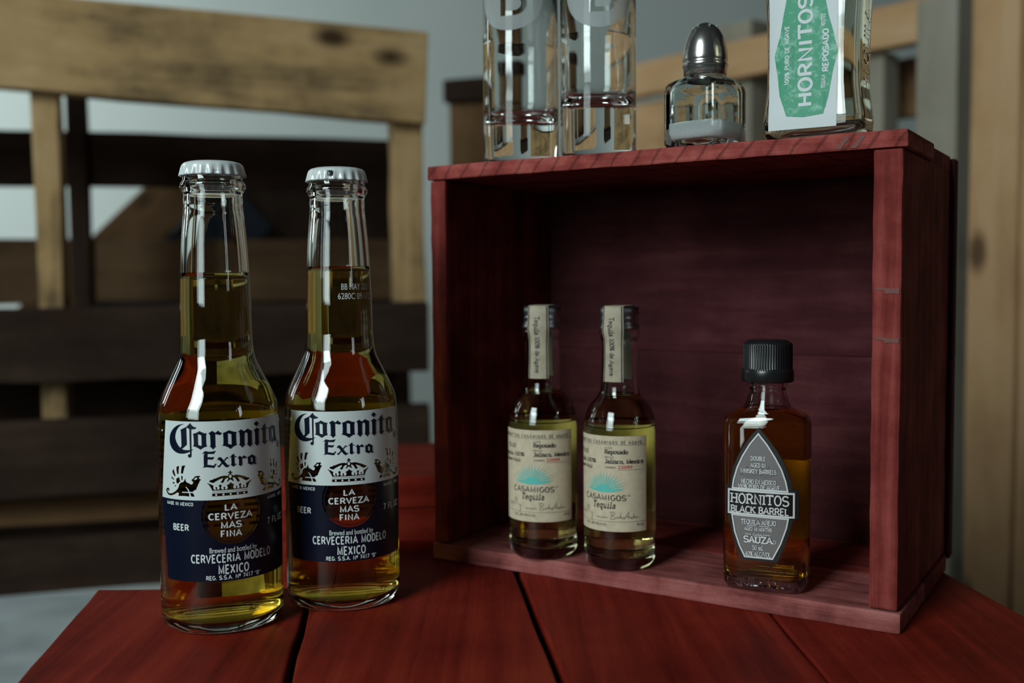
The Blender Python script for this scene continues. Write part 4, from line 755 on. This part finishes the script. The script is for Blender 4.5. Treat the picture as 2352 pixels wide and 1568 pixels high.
# ---------------------------------------------------------------- on top of the crate
# tall bottle with white label and green panel
hb = thing('clear_tequila_bottle', 'clear square tequila bottle with green and white label on crate top', 'bottle', cr(0.2060, 0.0165, H), -YAW)
UB = 206.0
ring_z = [(0.0012, 0.0, 0), (0.0006, 0.015, .009), (0.0, 0.0190, .0118), (0.0010, 0.0214, .0134), (0.0035, 0.0225, .0140), (0.0090, 0.0226, .0140), (0.0150, 0.0217, .0136), (0.0230, 0.0209, .0133), (0.0370, 0.0207, .0132), (0.0510, 0.0211, .0134), (0.0630, 0.0218, .0137), (0.0720, 0.0220, .0138), (0.0780, 0.0212, .0132), (0.0820, 0.0180, .0118), (0.0850, 0.0125, .0105), (0.0875, 0.0095, .0092), (0.0930, 0.0088, .0088), (0.1000, 0.0086, .0086)]
def nexp(z): return 6.0 if z < 0.078 else (4.0 if z < 0.083 else 2.2 if z < 0.086 else 2.0)
outer = [(z, a, b, nexp(z)) for z, a, b in ring_z]
inn = [(0.0060, 0, 0, 2)] + [(0.0062, 0.012, .006, 4)] + [(max(z, 0.0068), a - .0022, b - .0022, nexp(z)) for z, a, b in ring_z[4:]]
V, F = loft(outer + list(reversed(inn)), 96); mesh_obj('glass', V, F, 'glass_clear', hb, True)
lq = [(z, a + .0002 if a else 0, b + .0002 if b else 0, n_) for z, a, b, n_ in inn if z < 0.076]
V, F = loft(lq + [(0.0765, 0, 0, 2)], 96); mesh_obj('tequila', V, F, 'tequila_pale', hb, True)
V, F = lathe([(0, 0.1110), (0.0105, 0.1110), (0.0112, 0.1102), (0.0112, 0.0960), (0.0100, 0.0960), (0, 0.1000)], 96, lambda i, z, a: -0.0003 * (math.cos(48 * a) > 0) if .097 < z < .1095 else 0); mesh_obj('screw_cap', V, F, 'cap_black', hb, True)
def waist(z):
    z /= 1000
    for (z0, a0, b0), (z1, a1, b1) in zip(ring_z[4:-1], ring_z[5:]):
        if z0 <= z <= z1:
            t = (z - z0) / (z1 - z0); return a0 + (a1 - a0) * t, b0 + (b1 - b0) * t
    return ring_z[4][1:]
def on_front(lift):
    def fn(x, y, e):
        a, b = waist(y); xx = min(.99, abs(x / 1000 / a)); s = b * (1 - xx ** 6) ** (1 / 6)
        return Vector((x / 1000, -(s + lift + e), y / 1000))
    return fn
def cutz(m2, z1=None):
    return m2
def hslice(m2, step=3.0):
    bm = bmesh.new(); vs = [bm.verts.new((x, y, 0)) for x, y in m2[0]]
    for f in m2[1]:
        try: bm.faces.new([vs[i] for i in f])
        except ValueError: pass
    y0 = min(v[1] for v in m2[0]); y1 = max(v[1] for v in m2[0]); y = y0 + step
    while y < y1:
        bmesh.ops.bisect_plane(bm, geom=list(bm.verts) + list(bm.edges) + list(bm.faces), plane_co=(0, y, 0), plane_no=(0, 1, 0)); y += step
    bm.verts.index_update(); r = ([(v.co.x, v.co.y) for v in bm.verts], [tuple(v.index for v in f.verts) for f in bm.faces]); bm.free(); return r
lab = wrap('paper_label', hslice(rect(187.4 - UB, 217.8 - UB, 3.9, 71.0)), on_front(0.00015), 'paper_white', hb, step=2.0)
EMB = [(195.8, 62.3), (194.0, 53.3), (192.7, 45.7), (190.0, 36.7), (191.4, 28.3), (192.5, 19.2), (195.8, 9.7), (203.5, 8.8), (212.1, 9.6), (214.1, 16.7), (215.9, 27.5), (218.0, 36.0), (215.8, 45.4), (214.0, 51.7), (212.0, 62.3), (203.6, 63.2)]
wrap('green_panel', hslice(tess([[(x - UB, y) for x, y in EMB]])), on_front(0.00025), 'label_green_print', lab, step=2.0)
def vert(m2, x, z0): return turn(([(px, py) for px, py in m2[0]], m2[1]), 0, 0, 90)[0], m2[1]
def vtext(txt, xb, xt, z0, z1, bold):
    """Lettering that reads upwards: baseline at xb, capital tops at xt, from z0 to z1."""
    V, F = text(txt, 0, z1 - z0, 0, abs(xt - xb), bold)
    return [(xb - y - UB, z0 + x) for x, y in V], F
def vslab(txt, xb, xt, z0, z1, wd, track=1.2):
    h = abs(xt - xb); V, F = slab(txt, 0, z1 - z0, h * wd / 20, h - h * wd / 20, wd, 0, track)
    return [(xb - y - UB, z0 + x) for x, y in V], F
wrap('large_lettering', hslice(vslab('HORNITOS', 207.5, 200.4, 13.6, 61.2, 1.9)), on_front(0.00034), 'paper_white', lab, step=2.0)
wrap('white_lettering', hslice(join2(vslab('100% PURO DE AGAVE', 196.9, 194.6, 23.5, 49.3, 2.2), vslab('REPOSADO', 214.3, 211.2, 27.8, 46.0, 2.4), vslab('TEQUILA', 212.9, 210.9, 20.6, 26.4, 2.2), vslab('RESTED', 212.7, 210.7, 47.4, 52.6, 2.2))), on_front(0.00034), 'paper_white', lab, step=2.0)
wrap('small_lettering', hslice(join2(vtext('40% ALC/VOL - 50 mL', 198.9, 197.7, 29.5, 43.0, 0.0), vtext('52FP611129', 213.2, 211.9, 12.5, 19.5, 0.0))), on_front(0.00034), 'label_green_print', lab, step=2.0)
def on_side(x, y, e):
    a, b = waist(y); return Vector((a * (1 - abs(min(.99, x / 1000 / b)) ** 6) ** (1 / 6) - 0.0001 + e, x / 1000, y / 1000))
tv = text('TEQUILA', 0, 34, 0, 9, 0.01)
wrap('embossed_lettering', ([(4.5 - y, 22 + x) for x, y in tv[0]], tv[1]), on_side, 'glass_clear', hb, step=2.0, thick=(0, 0.0006))

# salt shaker
Epx = cr(0.1632, 0.0035, H); vd = 0.193
rt = Vector((math.cos(vd), -math.sin(vd), 0)); aw = Vector((math.sin(vd), math.cos(vd), 0)); ph = math.radians(29)
ld = -math.cos(ph) * rt + math.sin(ph) * aw; rd_ = math.sin(ph) * rt + math.cos(ph) * aw
SA = 0.0152
ctr = Epx + SA * 0.97 * (ld + rd_)
ang = math.atan2(-ld.y, -ld.x)
sk = thing('salt_shaker', 'square glass salt shaker with domed steel top on the crate', 'shaker', ctr, ang)
outer = [(0.0010, 0, 0, 2), (0.0006, 0.010, 0.010, 5), (0.0, 0.0126, 0.0126, 7), (0.0008, 0.0143, 0.0143, 8), (0.0026, SA, SA, 9), (0.0120, SA, SA, 9), (0.0270, SA, SA, 9), (0.0296, 0.0150, 0.0150, 8), (0.0312, 0.0143, 0.0143, 6), (0.0326, 0.0128, 0.0128, 4), (0.0336, 0.0112, 0.0112, 2.6), (0.0345, 0.0100, 0.0100, 2.1), (0.0352, 0.0094, 0.0094, 2), (0.0440, 0.0090, 0.0090, 2)]
inn = [(0.0058, 0, 0, 2), (0.0056, 0.006, 0.006, 3), (0.0046, 0.0105, 0.0105, 5), (0.0052, 0.0120, 0.0120, 5), (0.0080, 0.0128, 0.0128, 6), (0.0270, 0.0128, 0.0128, 6), (0.0295, 0.0122, 0.0122, 5), (0.0312, 0.0108, 0.0108, 3.4), (0.0325, 0.0086, 0.0086, 2.3), (0.0345, 0.0074, 0.0074, 2), (0.0439, 0.0072, 0.0072, 2)]
V, F = loft(outer + list(reversed(inn)), 96); mesh_obj('glass', V, F, 'glass_shaker', sk, True)
sl = [(z, a + .0002 if a else 0, b + .0002 if b else 0, n_) for z, a, b, n_ in inn if z < 0.0110]
V, F = loft(sl + [(0.0118, 0.0130, 0.0130, 6), (0.0126, 0.0100, 0.0100, 4), (0.0130, 0.005, 0.005, 2), (0.0130, 0, 0, 2)], 96)
rdm = random.Random(5); V = [(x, y, z + (rdm.uniform(-.0004, .0004) if z > .0115 else 0)) for x, y, z in V]
tag(mesh_obj('salt', V, F, 'salt_white', sk, True), 'white table salt', kind='stuff')
dome = [(0.0098, 0.0352), (0.0102, 0.0354), (0.0103, 0.0384), (0.0106, 0.0392), (0.0109, 0.0400), (0.0106, 0.0408), (0.0103, 0.0412), (0.0106, 0.0420), (0.01075, 0.0428), (0.0107, 0.0440), (0.0104, 0.0470), (0.0097, 0.0504), (0.0086, 0.0536), (0.0070, 0.0564), (0.0048, 0.0586), (0.0026, 0.0598), (0.0009, 0.0603), (0, 0.0604)]
V, F = lathe(dome + [(0.0006, 0.0592), (0.0080, 0.0530), (0.0094, 0.0440), (0.0093, 0.0352), (0.0098, 0.0352)][0:4], 96)
dm = mesh_obj('steel_top', V, F, 'steel', sk, True)
for k in range(6):
    a = math.radians(-90 + 60 * k + 12) - ang
    r = 0.0056; z = 0.05815
    nrm = Vector((math.cos(a) * .62, math.sin(a) * .62, .78)).normalized()
    hv, hf = lathe([(0, 0.0003), (0.0006, 0.0003), (0.0006, -0.0002)], 16)
    q = nrm.to_track_quat('Z', 'Y')
    mesh_obj('pour_hole', hv, hf, 'hole_dark', dm, False, loc=(r * math.cos(a), r * math.sin(a), z), rot=q.to_euler())

# shot glasses with etched badge
def shot_glass(loc, rz, R, hb_, zc, label, green):
    t = thing('shot_glass', label, 'glass', loc, rz, 'two tall shot glasses on the crate')
    Ht = 0.112
    pr = [(0, 0.0008), (R - 0.004, 0.0008), (R - 0.0018, 0.0), (R - 0.0006, 0.0008), (R, 0.0030), (R, 0.02), (R, 0.06), (R + .0002, Ht - .0006), (R - .0005, Ht), (R - .0013, Ht - .0006), (R - .0020, 0.06), (R - .0022, hb_ + 0.010), (R - .0030, hb_ + 0.0040), (R - .0055, hb_ + 0.0008), (R - 0.010, hb_ - 0.0006), (0, hb_ - 0.0012)]
    V, F = lathe(pr, 96); mesh_obj('glass', V, F, 'glass_clear', t, True)
    rr = 18.5; zz_ = zc
    def B_(s, dx):   # outer outline of the letter
        o_ = [(-5, -11), (2, -11)] + [(2 + 7.2 * math.cos(math.radians(a)), -5 + 6 * math.sin(math.radians(a))) for a in range(-90, 71, 16)] + [(2 + 6.4 * math.cos(math.radians(a)), 6 + 5.2 * math.sin(math.radians(a))) for a in range(-60, 91, 15)] + [(-5, 11.2)]
        return [(x + dx, y + zz_) for x, y in o_]
    c1 = [(-2, -8.6), (2, -8.6)] + [(2 + 4.2 * math.cos(math.radians(a)), -5 + 3.6 * math.sin(math.radians(a))) for a in range(-90, 91, 18)] + [(-2, -1.4)]
    c2 = [(-2, 2.6), (2, 2.6)] + [(2 + 3.6 * math.cos(math.radians(a)), 6 + 3.2 * math.sin(math.radians(a))) for a in range(-90, 91, 18)] + [(-2, 9.2)]
    em = join2(tess([disc(0, zz_, rr, 48), B_(1, 0)]), tess([[(x, y + zz_) for x, y in c1]]), tess([[(x, y + zz_) for x, y in c2]]))
    wrap('etched_badge', em, on_cyl(R, 0.00015), 'frosted_print', t, step=1.2)
    if green: wrap('green_print', rect(-4.6, 13, zz_ - 0.3, zz_ + 2.4), on_cyl(R, 0.00030), 'print_green', t, step=1.2)
    return t
def face(p, extra=0.0): return math.atan2(-p.x, p.y) + math.radians(extra)
g1 = cr(0.0448, 0.0240, H); g2 = cr(0.0912, 0.0240, H)
shot_glass(g1, face(g1, -16), 0.0201, 0.0215, 85.5, 'tall shot glass with etched badge at the left end of the crate top', True)
shot_glass(g2, face(g2, 2), 0.0193, 0.0262, 81.0, 'tall shot glass with etched badge beside the salt shaker', False)

# ---------------------------------------------------------------- background pallet furniture
BA = math.radians(14.856); BR = Vector((-0.0997, 1.27, 0))
bn_ = thing('pallet_bench', 'tall slatted bench of rough pallet boards behind the beer bottles', 'bench', (BR.x, BR.y, -0.75), BA)
def bb(name, x0, x1, z0, z1, off, th, mat, vert=False, seed=0):
    sx, sz = x1 - x0, z1 - z0; lc = ((x0 + x1) / 2, off + th / 2, (z0 + z1) / 2 + 0.75)
    if vert: return board(name, (sz, th, sx), mat, bn_, lc, (0, math.pi / 2, 0), bev=0.003, rough=0.0015, seed=seed, cuts=4)
    return board(name, (sx, th, sz), mat, bn_, lc, (0, 0, 0), bev=0.003, rough=0.002, seed=seed, cuts=10)
tr_ = bb('top_rail', -0.95, 0.0, 0.366, 0.473, 0.0, 0.022, 'pallet_light', seed=1); tr_.rotation_euler = (0, math.radians(2.9), 0)
bb('front_post', -0.444, -0.416, -0.02, 0.395, 0.024, 0.04, 'pallet_light', True, 2)
bb('front_post', -0.037, 0.0, 0.10, 0.350, 0.024, 0.05, 'pallet_light', True, 3)
bb('rear_post', -0.444, -0.420, -0.15, 0.45, 0.285, 0.04, 'pallet_dark', True, 4)
bb('rear_slat', -0.95, 0.0, 0.287, 0.362, 0.30, 0.02, 'pallet_dark', seed=5)
bb('rear_slat', -0.95, 0.0, 0.126, 0.214, 0.30, 0.02, 'pallet_brown', seed=6)
bb('rear_slat', -0.95, 0.0, -0.02, 0.10, 0.30, 0.02, 'pallet_dark', seed=7)
bb('front_slat', -0.95, 0.0, 0.044, 0.127, 0.0, 0.022, 'pallet_dark', seed=8)
bb('seat_board', -0.95, 0.0, 0.10, 0.122, 0.066, 0.19, 'pallet_dark', seed=14)
bb('front_slat', -0.95, 0.0, -0.086, 0.002, 0.0, 0.022, 'pallet_dark', seed=9)
bb('front_slat', -0.95, 0.0, -0.128, -0.100, 0.06, 0.03, 'pallet_mid', seed=10)
bb('front_slat', -0.95, 0.0, -0.194, -0.132, 0.0, 0.022, 'pallet_dark', seed=11)
bb('inner_panel', -0.95, 0.0, -0.24, 0.03, 0.26, 0.02, 'pallet_dark', seed=12)
for x in (-0.92, -0.03):
    for o_ in (0.03, 0.26): bb('leg', x - 0.03, x + 0.03, -0.75, -0.13, o_, 0.05, 'pallet_dark', True, 13)

PA = math.radians(-51.524); P1 = Vector((0.1993, 1.70, 0))
pl = thing('pallet_crate', 'large pale pallet-wood frame behind the salt shaker', 'crate', (P1.x, P1.y, -0.75), PA)
def pb(name, x0, x1, z0, z1, off, th, mat, vert=False, seed=0):
    sx, sz = x1 - x0, z1 - z0; lc = ((x0 + x1) / 2, off + th / 2, (z0 + z1) / 2 + 0.75)
    if vert: return board(name, (sz, th, sx), mat, pl, lc, (0, math.pi / 2, 0), bev=0.003, rough=0.0015, seed=seed, cuts=4)
    return board(name, (sx, th, sz), mat, pl, lc, (0, 0, 0), bev=0.003, rough=0.0015, seed=seed, cuts=8)
pb('top_rail', -0.03, 0.52, 0.444, 0.497, 0.0, 0.022, 'pallet_tan', seed=1)
pb('post', 0.405, 0.430, -0.75, 0.446, 0.024, 0.04, 'pallet_grey', True, 2)
pb('post', 0.508, 0.562, -0.75, 0.485, -0.03, 0.05, 'pallet_grey', True, 3)
pb('post', 0.10, 0.215, -0.75, 0.53, 0.026, 0.05, 'pallet_grey', True, 4)
pb('slat', -0.03, 0.50, 0.372, 0.452, 0.11, 0.02, 'pallet_mid', seed=5)
pb('slat', -0.03, 0.095, 0.20, 0.440, 0.03, 0.02, 'pallet_tan', seed=6)
pb('slat', -0.03, 0.50, 0.20, 0.325, 0.11, 0.02, 'pallet_tan', seed=7)
pb('slat', -0.03, 0.50, 0.02, 0.18, 0.03, 0.02, 'pallet_tan', seed=8)

pk = thing('upright_pallet', 'upright pallet of broad brown boards at the right edge of the photo', 'pallet', (0.505, 1.16, -0.75), math.radians(-68))
for k, (x0, x1, mt) in enumerate(((0.0, 0.064, 'pallet_tan'), (0.069, 0.150, 'pallet_tan'), (0.154, 0.25, 'pallet_grey'), (0.254, 0.36, 'pallet_tan'), (0.364, 0.46, 'pallet_mid'))):
    board('slat', (1.32, 0.02, x1 - x0), mt, pk, ((x0 + x1) / 2, 0.01, 0.66), (0, math.pi / 2, 0), bev=0.003, rough=0.0015, seed=k + 40, cuts=6)
for z in (0.06, 0.66, 1.24): board('crossbar', (0.46, 0.05, 0.08), 'pallet_mid', pk, (0.23, 0.046, z), bev=0.002)

ps = thing('pallet_post', 'weathered brown board standing between bench and shot glasses', 'post', (-0.035, 1.64, -0.75), math.radians(-20))
board('upright', (1.21, 0.03, 0.115), 'pallet_mid', ps, (0, 0, 0.605), (0, math.pi / 2, 0), bev=0.003, rough=0.0015, seed=71, cuts=6)
board('cap_board', (0.125, 0.06, 0.035), 'pallet_dark', ps, (0, 0, 1.195), bev=0.003)
board('foot', (0.16, 0.16, 0.03), 'pallet_mid', ps, (0, 0, 0.015), bev=0.003)

ub = thing('dark_board', 'wide dark board standing behind the bench slats', 'board', (-0.36, 1.93, -0.75), math.radians(3))
board('panel', (1.10, 0.03, 0.34), 'pallet_dark', ub, (0, 0, 0.55), (0, math.pi / 2, 0), bev=0.003, rough=0.0015, seed=81, cuts=6)
board('foot', (0.36, 0.14, 0.03), 'pallet_dark', ub, (0, 0, 0.015), bev=0.003)
DL = math.radians(42.4)
for nm, lab_, mt, off, wdt, yy in (('navy_plank', 'dark navy plank leaning diagonally behind the bench', 'navy_cloth', -0.0575, 0.115, 1.845), ('leaning_plank', 'weathered brown plank leaning beside the navy plank behind bench', 'pallet_mid', 0.038, 0.085, 1.815)):
    L_ = 1.50; p0 = Vector((-0.56, yy, 0.273)); dv = Vector((math.cos(DL), 0, math.sin(DL))); nv_ = Vector((-math.sin(DL), 0, math.cos(DL)))
    t0 = -(0.273 + 0.75 - wdt * 0.62) / math.sin(DL)
    c = p0 + dv * (t0 + L_ / 2) + nv_ * off
    o = board(nm, (L_, 0.018, wdt), mt, None, c, (0, -DL, 0), bev=0.003, rough=0.001, seed=90, cuts=6)
    tag(o, lab_, 'plank')
